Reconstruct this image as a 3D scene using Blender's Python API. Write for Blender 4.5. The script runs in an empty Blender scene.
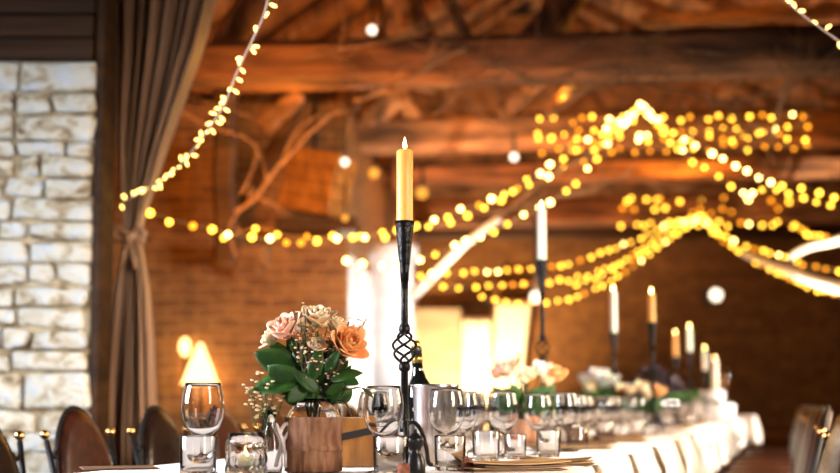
import bpy, bmesh, math, random
from mathutils import Vector, Matrix, noise
C = bpy.context.scene.collection
SC = bpy.context.scene
PI = math.pi
random.seed(7)
R = math.radians

# ------------------------------------------------------------------ camera
F = 1167.0
CAMZ = 0.91
PITCH = R(4.5)
SHIFT_PX = 405 - 236.5 - F * math.tan(PITCH)
cam_d = bpy.data.cameras.new('camera')
cam = bpy.data.objects.new('camera', cam_d); C.objects.link(cam)
cam.location = (0, 0, CAMZ)
cam.rotation_euler = (PI/2 + PITCH, 0, 0)
cam_d.sensor_width = 36; cam_d.lens = F * 36 / 840
cam_d.shift_y = SHIFT_PX / 840
cam_d.dof.use_dof = True
cam_d.dof.focus_distance = 2.86
cam_d.dof.aperture_fstop = 1.7
cam_d.clip_end = 200
SC.camera = cam
SC.view_settings.view_transform = 'Standard'
SC.view_settings.look = 'None'
SC.view_settings.exposure = 0.0
SC.view_settings.gamma = 1.0
SC.view_settings.use_curve_mapping = False
try:
    SC.cycles.use_denoising = True
    SC.cycles.sample_clamp_indirect = 4.0
    SC.cycles.sample_clamp_direct = 0.0
    SC.cycles.max_bounces = 10
    SC.cycles.transmission_bounces = 10
    SC.cycles.glossy_bounces = 4
    SC.cycles.diffuse_bounces = 3
    SC.cycles.blur_glossy = 0.6
except Exception:
    pass

# ------------------------------------------------------------------ world
w = bpy.data.worlds.new('dim_barn_air'); SC.world = w; w.use_nodes = True
w.node_tree.nodes['Background'].inputs[0].default_value = (1.0, 0.5, 0.22, 1)
w.node_tree.nodes['Background'].inputs[1].default_value = 0.018

def at(px, py, Y):
    """the point of the hall at depth Y seen at this place of the photograph"""
    cp, sp = math.cos(PITCH), math.sin(PITCH)
    r = (px - 420) / F
    u = (236.5 + SHIFT_PX - py) / F
    dx, dy, dz = r, cp - sp*u, sp + cp*u
    k = Y / dy
    return Vector((dx*k, Y, CAMZ + dz*k))

# ------------------------------------------------------------------ lights
def area(name, loc, target, sx, sy, power, col, spread=180):
    l = bpy.data.lights.new(name, 'AREA'); l.shape = 'RECTANGLE'; l.size = sx; l.size_y = sy
    l.energy = power; l.color = col; l.spread = R(spread)
    o = bpy.data.objects.new(name, l); C.objects.link(o); o.location = loc
    o.rotation_euler = (Vector(target) - Vector(loc)).to_track_quat('-Z', 'Y').to_euler()
    return o
def spot(name, loc, target, power, col, angle=60, blend=0.6, r=0.05):
    l = bpy.data.lights.new(name, 'SPOT'); l.energy = power; l.color = col
    l.spot_size = R(angle); l.spot_blend = blend; l.shadow_soft_size = r
    o = bpy.data.objects.new(name, l); C.objects.link(o); o.location = loc
    o.rotation_euler = (Vector(target) - Vector(loc)).to_track_quat('-Z', 'Y').to_euler()
    return o
def point(name, loc, power, col, r=0.05):
    l = bpy.data.lights.new(name, 'POINT'); l.energy = power; l.color = col; l.shadow_soft_size = r
    o = bpy.data.objects.new(name, l); C.objects.link(o); o.location = loc
    return o
AMB = (1.0, 0.34, 0.045)
WARM = (1.0, 0.72, 0.42)
DAY = (0.78, 0.87, 1.0)
# daylight from the doorway behind and left of the camera
area('daylight_left_doorway', (-2.6, 1.2, 1.5), (-1.9, 5.0, 1.0), 1.2, 1.5, 30, DAY, 70)
# daylight from the open doors behind and right of the camera
area('daylight_right_doors', (3.0, 0.2, 2.0), (0.7, 4.2, 0.6), 1.4, 1.6, 62, (1.0, 0.88, 0.76), 55)
# added fill panels beside the table, standing for no real window
area('fill_left', (-2.9, 2.6, 1.6), (0.2, 3.2, .75), 1.1, 1.1, 55, (.88, .90, 1.0), 70)  # added fill so the glass edges catch white
area('fill_right', (3.4, 4.6, 1.7), (0.8, 4.6, .6), 2.4, 1.0, 52, (1.0, 0.74, 0.48), 75)  # added warm fill for the glasses and the cloth
area('fill_right_far', (5.0, 6.4, 1.7), (1.9, 8.4, .85), 1.6, 1.2, 200, (1.0, 0.88, 0.74), 80)  # added fill that brightens the far part of the table
area('fill_right_end', (7.2, 11.8, 1.6), (3.4, 12.2, .8), 1.2, 1.0, 110, (1.0, 0.90, 0.80), 50)  # added fill for the cake and the table end
# amber uplighters on the floor along the walls and between the posts
spot('uplighter_alcove', at(206, 440, 9.15), at(190, 250, 9.5), 24, AMB, 120, 1.0, 0.06)
point('uplighter_alcove_low', at(198, 376, 9.42), 9, (1.0, 0.55, 0.18), 0.05)
point('uplighter_alcove_small', at(185, 347, 9.44), 1.6, (1.0, 0.55, 0.18), 0.03)
spot('uplighter_end_drape', at(484, 470, 15.6), at(488, 250, 16.8), 1500, (1, .70, .40), 110, 1.0, 0.08)
spot('uplighter_column', at(420, 470, 8.6), at(396, 260, 10.2), 170, (0.95, 0.86, 0.78), 60, 1.0, 0.06)
point('uplighter_column_left', at(362, 392, 10.6), 90, (1.0, 0.78, 0.5), 0.05)
point('fill_column_left_high', at(364, 300, 10.7), 60, (1.0, 0.78, 0.5), 0.05)  # added mid-air point that brightens the strip beside the column
spot('uplighter_branch_left', at(430, 470, 8.4), at(450, 255, 9.4), 700, (1.0, 0.80, 0.5), 34, 1.0, 0.05)
spot('uplighter_branch_right', at(812, 470, 9.6), at(815, 275, 10.8), 2200, (1.0, 0.82, 0.6), 34, 1.0, 0.05)
spot('uplighter_end_wall', at(560, 520, 13.5), at(600, 260, 17), 820, AMB, 130, 1.0, 0.2)
spot('uplighter_roof_left', (-1.4, 6.4, 1.2), (0.0, 11.0, 5.0), 560, AMB, 95, 1.0, 0.2)
spot('uplighter_roof_mid', (1.2, 10.2, 1.4), (0.8, 13.5, 5.5), 760, AMB, 110, 1.0, 0.2)
spot('uplighter_roof_right', (4.6, 8.8, 1.2), (2.4, 13.0, 5.0), 220, AMB, 100, 1.0, 0.2)
spot('beam_spot_near', (-1.2, 5.9, 1.3), (-0.5, 8.2, 3.35), 90, (1, .33, .04), 45, 1.0, 0.15)
point('beam_lamp_post', at(236, 135, 7.9), 5, (1, .55, .10), .04)
point('beam_lamp_brace', at(292, 118, 8.1), 5, (1, .50, .08), .04)
point('beam_lamp_middle', at(440, 112, 8.9), 22, (1, .45, .06), .05)
point('beam_lamp_third', at(690, 168, 12.0), 45, (1, .42, .05), .05)
point('beam_lamp_second', at(560, 95, 9.4), 14, (1, .42, .05), .05)
point('beam_lamp_rafters', at(262, 25, 9.0), 16, (1, .42, .05), .05)
point('beam_lamp_rafters_middle', at(470, 10, 9.6), 18, (1, .38, .04), .05)
point('beam_lamp_top', at(690, 18, 8.9), 14, (1, .38, .04), .05)

# ------------------------------------------------------------------ materials
def new_mat(name):
    m = bpy.data.materials.new(name); m.use_nodes = True
    return m, m.node_tree, m.node_tree.nodes['Principled BSDF']
def ramp_node(nt, cols):
    r = nt.nodes.new('ShaderNodeValToRGB')
    e = r.color_ramp.elements
    while len(e) < len(cols): e.new(0.5)
    for k, (p, c) in enumerate(cols):
        e[k].position = p; e[k].color = (*c, 1)
    return r
def plain(name, col, rough=0.5, metal=0.0, **kw):
    m, nt, b = new_mat(name)
    b.inputs['Base Color'].default_value = (*col, 1)
    b.inputs['Roughness'].default_value = rough
    b.inputs['Metallic'].default_value = metal
    for k, v in kw.items():
        b.inputs[k.replace('_', ' ')].default_value = v
    return m
def noisy(name, cols, scale=(5, 5, 5), rough=0.6, bump=0.3, detail=6, metal=0, dist=0.0, bscale=1.0, **kw):
    m, nt, b = new_mat(name)
    tc = nt.nodes.new('ShaderNodeTexCoord'); mp = nt.nodes.new('ShaderNodeMapping')
    mp.inputs['Scale'].default_value = scale
    nz = nt.nodes.new('ShaderNodeTexNoise'); nz.inputs['Scale'].default_value = 1
    nz.inputs['Detail'].default_value = detail; nz.inputs['Distortion'].default_value = dist
    nt.links.new(tc.outputs['Object'], mp.inputs[0]); nt.links.new(mp.outputs[0], nz.inputs['Vector'])
    r = ramp_node(nt, cols); nt.links.new(nz.outputs['Fac'], r.inputs[0])
    nt.links.new(r.outputs[0], b.inputs['Base Color'])
    b.inputs['Roughness'].default_value = rough; b.inputs['Metallic'].default_value = metal
    if bump:
        bp = nt.nodes.new('ShaderNodeBump'); bp.inputs['Strength'].default_value = bump
        bp.inputs['Distance'].default_value = 0.01*bscale
        nt.links.new(nz.outputs['Fac'], bp.inputs['Height']); nt.links.new(bp.outputs[0], b.inputs['Normal'])
    for k, v in kw.items():
        b.inputs[k.replace('_', ' ')].default_value = v
    return m
def masonry(name, c1, c2, mortar, bw, bh, msize, warp, rough=0.9, bump=0.9, stain=None, squash=1.0):
    """rubble or brick courses on a wall facing Y: uses X and Z of the object"""
    m, nt, b = new_mat(name)
    L = nt.links.new
    tc = nt.nodes.new('ShaderNodeTexCoord'); sep = nt.nodes.new('ShaderNodeSeparateXYZ')
    L(tc.outputs['Object'], sep.inputs[0])
    add = nt.nodes.new('ShaderNodeMath'); add.operation = 'ADD'
    L(sep.outputs['X'], add.inputs[0]); L(sep.outputs['Y'], add.inputs[1])
    cmb = nt.nodes.new('ShaderNodeCombineXYZ'); L(add.outputs[0], cmb.inputs[0]); L(sep.outputs['Z'], cmb.inputs[1])
    nz = nt.nodes.new('ShaderNodeTexNoise'); nz.inputs['Scale'].default_value = 3.2; nz.inputs['Detail'].default_value = 3
    L(tc.outputs['Object'], nz.inputs['Vector'])
    sub = nt.nodes.new('ShaderNodeVectorMath'); sub.operation = 'SUBTRACT'; sub.inputs[1].default_value = (.5, .5, .5)
    L(nz.outputs['Color'], sub.inputs[0])
    sc = nt.nodes.new('ShaderNodeVectorMath'); sc.operation = 'SCALE'; sc.inputs['Scale'].default_value = warp
    L(sub.outputs[0], sc.inputs[0])
    av = nt.nodes.new('ShaderNodeVectorMath'); av.operation = 'ADD'
    L(cmb.outputs[0], av.inputs[0]); L(sc.outputs[0], av.inputs[1])
    br = nt.nodes.new('ShaderNodeTexBrick')
    br.inputs['Scale'].default_value = 1.0
    br.inputs['Brick Width'].default_value = bw; br.inputs['Row Height'].default_value = bh
    br.inputs['Mortar Size'].default_value = msize; br.inputs['Mortar Smooth'].default_value = 0.4
    br.inputs['Color1'].default_value = (*c1, 1); br.inputs['Color2'].default_value = (*c2, 1)
    br.inputs['Mortar'].default_value = (*mortar, 1)
    br.squash = squash
    L(av.outputs[0], br.inputs['Vector'])
    n2 = nt.nodes.new('ShaderNodeTexNoise'); n2.inputs['Scale'].default_value = 9; n2.inputs['Detail'].default_value = 8
    L(tc.outputs['Object'], n2.inputs['Vector'])
    r2 = ramp_node(nt, stain or [(0.3, (.55, .5, .42)), (0.6, (1, 1, 1))]); L(n2.outputs['Fac'], r2.inputs[0])
    mx = nt.nodes.new('ShaderNodeMix'); mx.data_type = 'RGBA'; mx.blend_type = 'MULTIPLY'
    mx.inputs['Factor'].default_value = 0.8
    L(br.outputs['Color'], mx.inputs['A']); L(r2.outputs[0], mx.inputs['B'])
    L(mx.outputs['Result'], b.inputs['Base Color'])
    b.inputs['Roughness'].default_value = rough
    inv = nt.nodes.new('ShaderNodeMath'); inv.operation = 'SUBTRACT'; inv.inputs[0].default_value = 1
    L(br.outputs['Fac'], inv.inputs[1])
    mad = nt.nodes.new('ShaderNodeMath'); mad.operation = 'MULTIPLY_ADD'; mad.inputs[1].default_value = 0.5
    L(n2.outputs['Fac'], mad.inputs[0]); L(inv.outputs[0], mad.inputs[2])
    bp = nt.nodes.new('ShaderNodeBump'); bp.inputs['Strength'].default_value = bump; bp.inputs['Distance'].default_value = 0.03
    L(mad.outputs[0], bp.inputs['Height']); L(bp.outputs[0], b.inputs['Normal'])
    return m
def emit(name, col, strength, sampling='NONE'):
    m = bpy.data.materials.new(name); m.use_nodes = True
    nt = m.node_tree; nt.nodes.clear()
    e = nt.nodes.new('ShaderNodeEmission'); e.inputs[0].default_value = (*col, 1); e.inputs[1].default_value = strength
    o = nt.nodes.new('ShaderNodeOutputMaterial'); nt.links.new(e.outputs[0], o.inputs[0])
    m.cycles.emission_sampling = sampling
    return m
def glass_mat(name, col=(1, 1, 1), rough=0.0, ior=1.45):
    m, nt, b = new_mat(name)
    b.inputs['Base Color'].default_value = (*col, 1); b.inputs['Roughness'].default_value = rough
    b.inputs['IOR'].default_value = ior; b.inputs['Transmission Weight'].default_value = 1.0
    return m
def cloth_mat(name, col, col2, scale=60, rough=0.9, transl=0.0, bump=0.2, sheen=0.3):
    m = noisy(name, [(0.3, col2), (0.7, col)], (scale, scale, scale), rough, bump, 3, 0, 0, 0.2)
    b = m.node_tree.nodes['Principled BSDF']
    b.inputs['Sheen Weight'].default_value = sheen
    return m

M = {}
M['stone'] = noisy('pale_rubble_stone', [(.30, (.18, .10, .05)), (.40, (.50, .40, .27)), (.50, (.72, .66, .54)), (.66, (.66, .68, .70))], (10, 10, 14), .9, 1.0, 9, 0, .5, 5)
M['mortar'] = noisy('lime_mortar', [(.35, (.20, .12, .05)), (.65, (.56, .44, .27))], (14, 14, 14), .95, .6)
M['brick'] = masonry('old_brick', (.22, .095, .022), (.12, .045, .011), (.25, .12, .035), .24, .085, .013, .05, bump=.8)
M['endbrick'] = masonry('end_wall_stone', (.26, .11, .022), (.18, .072, .014), (.14, .055, .012), .46, .12, .014, .05, bump=.8)
M['plaster'] = noisy('limewashed_plaster', [(.3, (.42, .47, .56)), (.7, (.72, .75, .80))], (1.5, 1.5, 6), .8, .4, bscale=2)  # bluish tint puts the column's cool shading into the colour
M['cream'] = noisy('cream_lit_wall', [(.3, (.34, .25, .15)), (.7, (.46, .35, .22))], (2, 2, 5), .85, .4)  # lighter wall tone, with the uplight's glow partly in the colour
M['oldwood'] = noisy('old_oak_beam', [(.32, (.04, .016, .006)), (.5, (.17, .068, .024)), (.68, (.34, .14, .05))], (1.5, 8, 8), .75, .8, 8, 0, .4, 3)
M['oldwood_y'] = noisy('old_oak_rafter', [(.32, (.05, .02, .008)), (.5, (.22, .09, .03)), (.68, (.42, .18, .065))], (9, 1.5, 3), .75, .8, 8, 0, .4, 3)
M['darkwood'] = noisy('dark_stained_board', [(.3, (.016, .006, .002)), (.7, (.065, .026, .008))], (1.2, 6, 16), .6, .7, 6, 0, .3, 2)
M['roofboard'] = noisy('roof_boards', [(.28, (.05, .018, .006)), (.5, (.24, .10, .035)), (.72, (.46, .21, .08))], (2.2, .7, 2.2), .85, .9, 9, 0, 1.4, 4)
M['crate'] = noisy('varnished_crate_wood', [(.3, (.10, .033, .008)), (.7, (.36, .15, .03))], (30, 30, 5), .4, .3)
M['cloth'] = cloth_mat('white_linen', (.78, .68, .57), (.70, .59, .48))
M['napkin'] = cloth_mat('white_napkin_cotton', (.9, .87, .82), (.82, .78, .72))
M['kraft'] = noisy('kraft_paper', [(.3, (.36, .19, .07)), (.7, (.56, .33, .13))], (20, 20, 20), .6, .1)
M['kraftdark'] = noisy('dark_kraft_paper', [(.3, (.10, .045, .02)), (.7, (.20, .10, .04))], (20, 20, 20), .6, .1)
M['burlap'] = noisy('burlap', [(.3, (.16, .060, .028)), (.7, (.40, .20, .11))], (60, 60, 14), .95, .6, 3)
M['ribbon'] = plain('white_cotton_ribbon', (.85, .76, .74), .6)
M['curtain'] = noisy('taupe_satin_curtain', [(.3, (.24, .12, .058)), (.7, (.42, .225, .115))], (30, 30, 2), .34, .1, 3)
M['curtain'].node_tree.nodes['Principled BSDF'].inputs['Sheen Weight'].default_value = .2
M['iron'] = noisy('black_wrought_iron', [(.3, (.005, .0045, .0045)), (.7, (.014, .012, .012))], (60, 60, 60), .36, .5, 4, .6)
M['blackmetal'] = plain('black_painted_metal', (.008, .007, .008), .45, 0, Specular_IOR_Level=.25)
M['brass'] = plain('polished_brass', (.85, .5, .18), .22, 1.0)
M['leather'] = noisy('oxblood_leather', [(.3, (.022, .0055, .003)), (.7, (.060, .015, .007))], (25, 25, 25), .36, .25, 5)
M['leather'].node_tree.nodes['Principled BSDF'].inputs['Specular IOR Level'].default_value = .25
M['leatherdark'] = noisy('black_brown_leather', [(.3, (.008, .004, .003)), (.7, (.022, .009, .006))], (25, 25, 25), .22, .2, 5)
M['steel'] = plain('brushed_steel', (.86, .82, .80), .24, 1.0)
M['glass'] = glass_mat('clear_glass')
M['jarglass'] = glass_mat('pressed_glass', (1, .98, .96), .03)
M['smoke'] = glass_mat('grey_smoked_glass', (.6, .55, .5), .15)
M['bottle'] = plain('dark_bottle_glass', (.004, .005, .004), .06, 0, Coat_Weight=.6)
M['foil'] = plain('gold_foil', (.62, .42, .10), .3, 1.0)
M['pepper'] = plain('black_lacquered_wood', (.010, .009, .009), .3)
M['cork'] = noisy('brown_cork', [(.35, (.13, .035, .015)), (.65, (.26, .085, .04))], (90, 90, 90), .85, .5, 4)
M['water'] = glass_mat('water', (1, 1, 1), 0, 1.33)
def wax(name, col, sub=0.6):
    m = plain(name, col, .45)
    b = m.node_tree.nodes['Principled BSDF']
    b.inputs['Subsurface Weight'].default_value = sub
    b.inputs['Subsurface Radius'].default_value = (.03, .015, .006)
    b.inputs['Subsurface Scale'].default_value = 1.0
    return m
M['wax_amber'] = wax('amber_candle_wax', (1.0, .47, .10))
M['wax_ivory'] = wax('ivory_candle_wax', (.95, .88, .70))
M['wick'] = plain('burnt_wick', (.02, .015, .01), .9)
M['flame'] = emit('candle_flame', (1.0, .62, .20), 42, 'FRONT')
M['bulb_y'] = emit('fairy_bulb_yellow', (1.0, .50, .040), 9)
M['bulb_w'] = emit('fairy_bulb_warm_white', (1.0, .68, .20), 15)
M['bulb_o'] = emit('fairy_bulb_amber', (1.0, .33, .015), 4)
M['bulb_n'] = emit('fairy_bulb_near', (1.0, .62, .14), 7)
M['globe'] = emit('lamp_globe_white', (1.0, .82, .60), 3.0)
M['shade'] = emit('glowing_paper_shade', (1.0, .68, .24), 4)
M['globe_o'] = emit('lamp_globe_orange', (1.0, .40, .05), 1.6)
M['wire'] = plain('pale_flex', (.62, .45, .38), .5)
M['wire2'] = plain('clear_flex', (.35, .22, .08), .5)
M['branch'] = noisy('bare_branch_bark', [(.3, (.16, .08, .035)), (.7, (.36, .20, .09))], (12, 12, 12), .8, .5)
M['whitebranch'] = noisy('spotlit_white_branch', [(.3, (.74, .66, .54)), (.7, (.92, .88, .80))], (6, 6, 6), .6, .3)  # white colour carries the spotlight glare on the timber
M['leaf'] = noisy('rose_leaf', [(.3, (.008, .035, .004)), (.7, (.032, .10, .010))], (30, 30, 30), .5, .3, 4)
M['leafdark'] = noisy('dark_purple_leaf', [(.3, (.010, .006, .010)), (.7, (.035, .018, .022))], (18, 18, 18), .5, .3, 4)
M['stem'] = plain('green_stem', (.03, .075, .02), .5)
M['drystem'] = plain('brown_sprig_stem', (.10, .05, .02), .7)
def petal(name, c, c2):
    m = noisy(name, [(.35, c2), (.65, c)], (22, 22, 22), .55, .1, 3)
    b = m.node_tree.nodes['Principled BSDF']
    b.inputs['Subsurface Weight'].default_value = .5
    b.inputs['Subsurface Radius'].default_value = (.01, .005, .003)
    return m
M['petal_pink'] = petal('blush_petal', (.95, .62, .46), (.88, .44, .28))
M['petal_cream'] = petal('cream_petal', (1.0, .80, .55), (.96, .68, .38))
M['petal_peach'] = petal('peach_petal', (1.0, .52, .22), (.92, .34, .10))
M['petal_white'] = petal('white_petal', (1, .98, .90), (.95, .9, .78))
M['icing'] = plain('white_icing', (.9, .87, .86), .5)
M['drape'] = cloth_mat('cream_drape', (.95, .84, .60), (.9, .76, .5), 8)
M['paint_black'] = plain('black_lamp_housing', (.015, .013, .012), .4)

for k_, v_ in (('iron', .3), ('pepper', .3), ('darkwood', .2), ('leafdark', .3), ('leaf', .35), ('leatherdark', .4)):
    M[k_].node_tree.nodes['Principled BSDF'].inputs['Specular IOR Level'].default_value = v_

# ------------------------------------------------------------------ mesh helpers
def tag(o, label, cat, group=None):
    o['label'] = label; o['category'] = cat
    if group: o['group'] = group
    return o
def thing(name, label, cat, loc=(0, 0, 0), rz=0, group=None):
    o = bpy.data.objects.new(name, None); C.objects.link(o)
    o.empty_display_size = .05
    o.location = loc; o.rotation_euler = (0, 0, rz)
    return tag(o, label, cat, group)
def obj(name, bm, mat, parent=None, smooth=True, loc=None):
    me = bpy.data.meshes.new(name); bm.normal_update(); bm.to_mesh(me); bm.free()
    me.materials.append(M[mat])
    if smooth:
        for p in me.polygons: p.use_smooth = True
    o = bpy.data.objects.new(name, me); C.objects.link(o)
    if parent: o.parent = parent
    if loc is not None: o.location = loc
    return o
def struct(name, bm, mat, parent=None, smooth=False):
    o = obj(name, bm, mat, parent, smooth)
    if not parent: o['kind'] = 'structure'
    return o
def dup(root, loc=None, rz=None, label=None, group=None):
    r = root.copy(); C.objects.link(r)
    if loc is not None: r.location = loc
    if rz is not None: r.rotation_euler = (0, 0, rz)
    if label: r['label'] = label
    if group: r['group'] = group
    for ch in list(root.children):
        c = ch.copy(); C.objects.link(c); c.parent = r
        for g in ch.children:
            d = g.copy(); C.objects.link(d); d.parent = c
    return r
def B(): return bmesh.new()
def box(bm, c, s, rot=None, bevel=0):
    r = bmesh.ops.create_cube(bm, size=1)
    vs = r['verts']
    bmesh.ops.scale(bm, vec=s, verts=vs)
    if bevel:
        es = list({e for v in vs for e in v.link_edges})
        q = bmesh.ops.bevel(bm, geom=es, offset=bevel, segments=2, affect='EDGES', profile=.5)
        vs = list({v for f in q['faces'] for v in f.verts} | {v for v in vs if v.is_valid})
    if rot is not None: bmesh.ops.rotate(bm, cent=(0, 0, 0), matrix=rot, verts=vs)
    bmesh.ops.translate(bm, vec=c, verts=vs)
    return bm
def bar(bm, p0, p1, wd, th, up=(0, 0, 1), jitter=0.0, seg=1):
    """squared timber from p0 to p1; wd across, th along up"""
    p0, p1 = Vector(p0), Vector(p1)
    d = (p1-p0).normalized(); u = Vector(up); s = d.cross(u).normalized(); u = s.cross(d).normalized()
    rings = []
    for k in range(seg+1):
        p = p0.lerp(p1, k/seg)
        off = s*random.uniform(-1, 1)*jitter + u*random.uniform(-1, 1)*jitter
        ch = .18
        pts = []
        for a_, b_ in ((-.5+ch, -.5), (.5-ch, -.5), (.5, -.5+ch), (.5, .5-ch), (.5-ch, .5), (-.5+ch, .5), (-.5, .5-ch), (-.5, -.5+ch)):
            pts.append(bm.verts.new(p + off + s*(a_*wd) + u*(b_*th)))
        rings.append(pts)
    for k in range(seg):
        for i in range(8):
            bm.faces.new((rings[k][i], rings[k][(i+1) % 8], rings[k+1][(i+1) % 8], rings[k+1][i]))
    bm.faces.new(rings[0][::-1]); bm.faces.new(rings[-1])
    return bm
def tube(bm, pts, r, n=8, cap=True):
    """tube along a polyline; r a number or one per point"""
    pts = [Vector(p) for p in pts]
    if not hasattr(r, '__len__'): r = [r]*len(pts)
    prev = None; rings = []
    for i, p in enumerate(pts):
        t = (pts[min(i+1, len(pts)-1)] - pts[max(i-1, 0)])
        if t.length < 1e-9: t = Vector((0, 0, 1))
        t.normalize()
        if prev is None:
            a = Vector((0, 0, 1)) if abs(t.z) < .9 else Vector((1, 0, 0))
            s = t.cross(a).normalized()
        else:
            s = (prev - t*prev.dot(t))
            s = s.normalized() if s.length > 1e-6 else t.orthogonal().normalized()
        prev = s; q = t.cross(s)
        rings.append([bm.verts.new(p + (s*math.cos(2*PI*k/n) + q*math.sin(2*PI*k/n))*r[i]) for k in range(n)])
    for i in range(len(rings)-1):
        for k in range(n):
            bm.faces.new((rings[i][k], rings[i][(k+1) % n], rings[i+1][(k+1) % n], rings[i+1][k]))
    if cap:
        bm.faces.new(rings[0][::-1]); bm.faces.new(rings[-1])
    return bm
def lathe(bm, prof, n=32, c=(0, 0, 0), mod=None):
    c = Vector(c); rings = []
    for (r, z) in prof:
        if r < 1e-6: rings.append([bm.verts.new(c + Vector((0, 0, z)))]); continue
        rr = []
        for k in range(n):
            a = 2*PI*k/n
            q = r * (mod(a, z) if mod else 1)
            rr.append(bm.verts.new(c + Vector((q*math.cos(a), q*math.sin(a), z))))
        rings.append(rr)
    for i in range(len(rings)-1):
        A, D = rings[i], rings[i+1]
        for k in range(n):
            k2 = (k+1) % n
            if len(A) == 1 and len(D) == 1: continue
            if len(A) == 1: bm.faces.new((A[0], D[k2], D[k]))
            elif len(D) == 1: bm.faces.new((A[k], A[k2], D[0]))
            else: bm.faces.new((A[k], A[k2], D[k2], D[k]))
    bmesh.ops.recalc_face_normals(bm, faces=bm.faces)
    return bm
def ball(bm, c, r, n=10, squash=1):
    q = bmesh.ops.create_uvsphere(bm, u_segments=n, v_segments=max(6, n//2+1), radius=r)
    if squash != 1: bmesh.ops.scale(bm, vec=(1, 1, squash), verts=q['verts'])
    bmesh.ops.translate(bm, vec=c, verts=q['verts'])
    return bm
def smooth_path(pts, step):
    """Catmull-Rom through the points, resampled evenly"""
    P = [Vector(p) for p in pts]; out = []
    Q = [2*P[0]-P[1]] + P + [2*P[-1]-P[-2]]
    for i in range(1, len(Q)-2):
        a, b, c, d = Q[i-1:i+3]
        for k in range(14):
            t = k/14
            out.append(.5*((2*b) + (c-a)*t + (2*a-5*b+4*c-d)*t*t + (3*b-a-3*c+d)*t**3))
    out.append(P[-1])
    res = [out[0]]; acc = 0
    for i in range(1, len(out)):
        seg = (out[i]-out[i-1]).length; p = out[i-1]
        while acc + seg >= step:
            f = (step-acc)/seg
            p = p.lerp(out[i], f); res.append(p.copy()); seg = (out[i]-p).length; acc = 0
        acc += seg
    return res

# ------------------------------------------------------------------ table axes
TH = math.atan((784-420)/F)
def T(s, a, z=0.0): return Vector((s*math.sin(TH) - a*math.cos(TH), s*math.cos(TH) + a*math.sin(TH), z))
TZ = 0.75          # tabletop
A_R, A_L, S0, S1 = 0.50, 1.58, 1.95, 13.3
TOP = TZ + .003
def on_table(px, Y):
    p = at(px, 400, Y); return Vector((p.x, Y, TOP))

# ------------------------------------------------------------------ the hall
bm = B(); box(bm, (1.5, 8.0, -.05), (16, 22, .1)); struct('floor', bm, 'darkwood')
# stone pier near left, facing the camera; top boarded
pier_r = at(88, 300, 5.0).x
bm = B(); box(bm, ((pier_r-3.3)/2, 5.16, 1.215), (pier_r+3.3, .22, 2.41)); pier = struct('wall_near_left_pier', bm, 'mortar')
bm = B(); rs = random.Random(21); z = .0
while z < 2.36:
    h = min(rs.choice((.07, .09, .10, .12, .14)), 2.42-z); x = pier_r + rs.uniform(.0, .01)
    while x > -2.9:
        w_ = rs.uniform(.11, .36) if h > .08 else rs.uniform(.09, .24)
        y_ = rs.uniform(-.014, .010)
        vs0 = len(bm.verts)
        box(bm, (0, 0, 0), (w_-.016, .09, h-.014), Matrix.Rotation(rs.uniform(-.04, .04), 3, 'Y'), .018)
        bm.verts.ensure_lookup_table(); nv = bm.verts[vs0:]
        for v in nv: v.co += Vector((x-w_/2, 5.05+y_, z+h/2)); v.co += noise.noise_vector(v.co*9)*.022 + noise.noise_vector(v.co*4)*.02
        x -= w_
    z += h
o = obj('rubble_stones', bm, 'stone', pier)
t = None
zb = at(50, 72, 5.0).z
bm = B()
for k in range(9):
    z0 = 2.42 + k*.105
    box(bm, ((pier_r-3.3)/2-.0, 5.16 + random.uniform(-.012, .012), z0+.05), (pier_r+3.3+random.uniform(-.02, .02), .30, .098), bevel=.008)
struct('wall_pier_boarding', bm, 'darkwood')
bm = B(); box(bm, (pier_r+.020, 5.14, 1.7), (.04, .22, 3.4), bevel=.01); struct('trim_1', bm, 'darkwood')
# alcove wall
ax0, ax1 = -3.4, at(347, 300, 9.5).x
bm = B(); box(bm, ((ax0+ax1)/2, 9.6, 1.7), (ax1-ax0, .2, 3.4)); struct('wall_alcove', bm, 'brick')
bm = B(); box(bm, (-3.45, 7.6, 1.7), (.1, 4.2, 3.4)); struct('wall_left', bm, 'brick')
# wall running back beside the column, limewashed
p0 = (ax1, 9.6); p1 = (at(418, 300, 17).x, 17.1)
bm = B(); bar(bm, (p0[0]-.08, p0[1]+.1, 1.1), (p1[0]-.08, p1[1], 1.1), .16, 2.2); struct('wall_left_back_lower', bm, 'plaster')
bm = B(); bar(bm, (p0[0]-.08, p0[1]+.1, 2.8), (p1[0]-.08, p1[1], 2.8), .16, 1.2); struct('wall_left_back_upper', bm, 'brick')
# end wall
ea, eb = at(400, 300, 16.9).x, at(461, 300, 16.9).x
bm = B(); box(bm, ((ea+eb)/2, 16.98, 1.15), (eb-ea, .16, 2.3)); struct('wall_end_lit_part', bm, 'cream')  # paler piece of end wall, cut to the uplight's bright patch
bm = B(); box(bm, (4.4, 17.15, 1.9), (10.6, .2, 3.8)); struct('wall_end', bm, 'endbrick')
bm = B(); box(bm, (4.4, 17.05, 5.2), (15, .1, 3.0)); struct('wall_end_gable', bm, 'roofboard')
bm = B(); box(bm, (8.6, 8.6, 1.7), (.2, 17, 3.4)); struct('wall_right', bm, 'endbrick')

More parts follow.
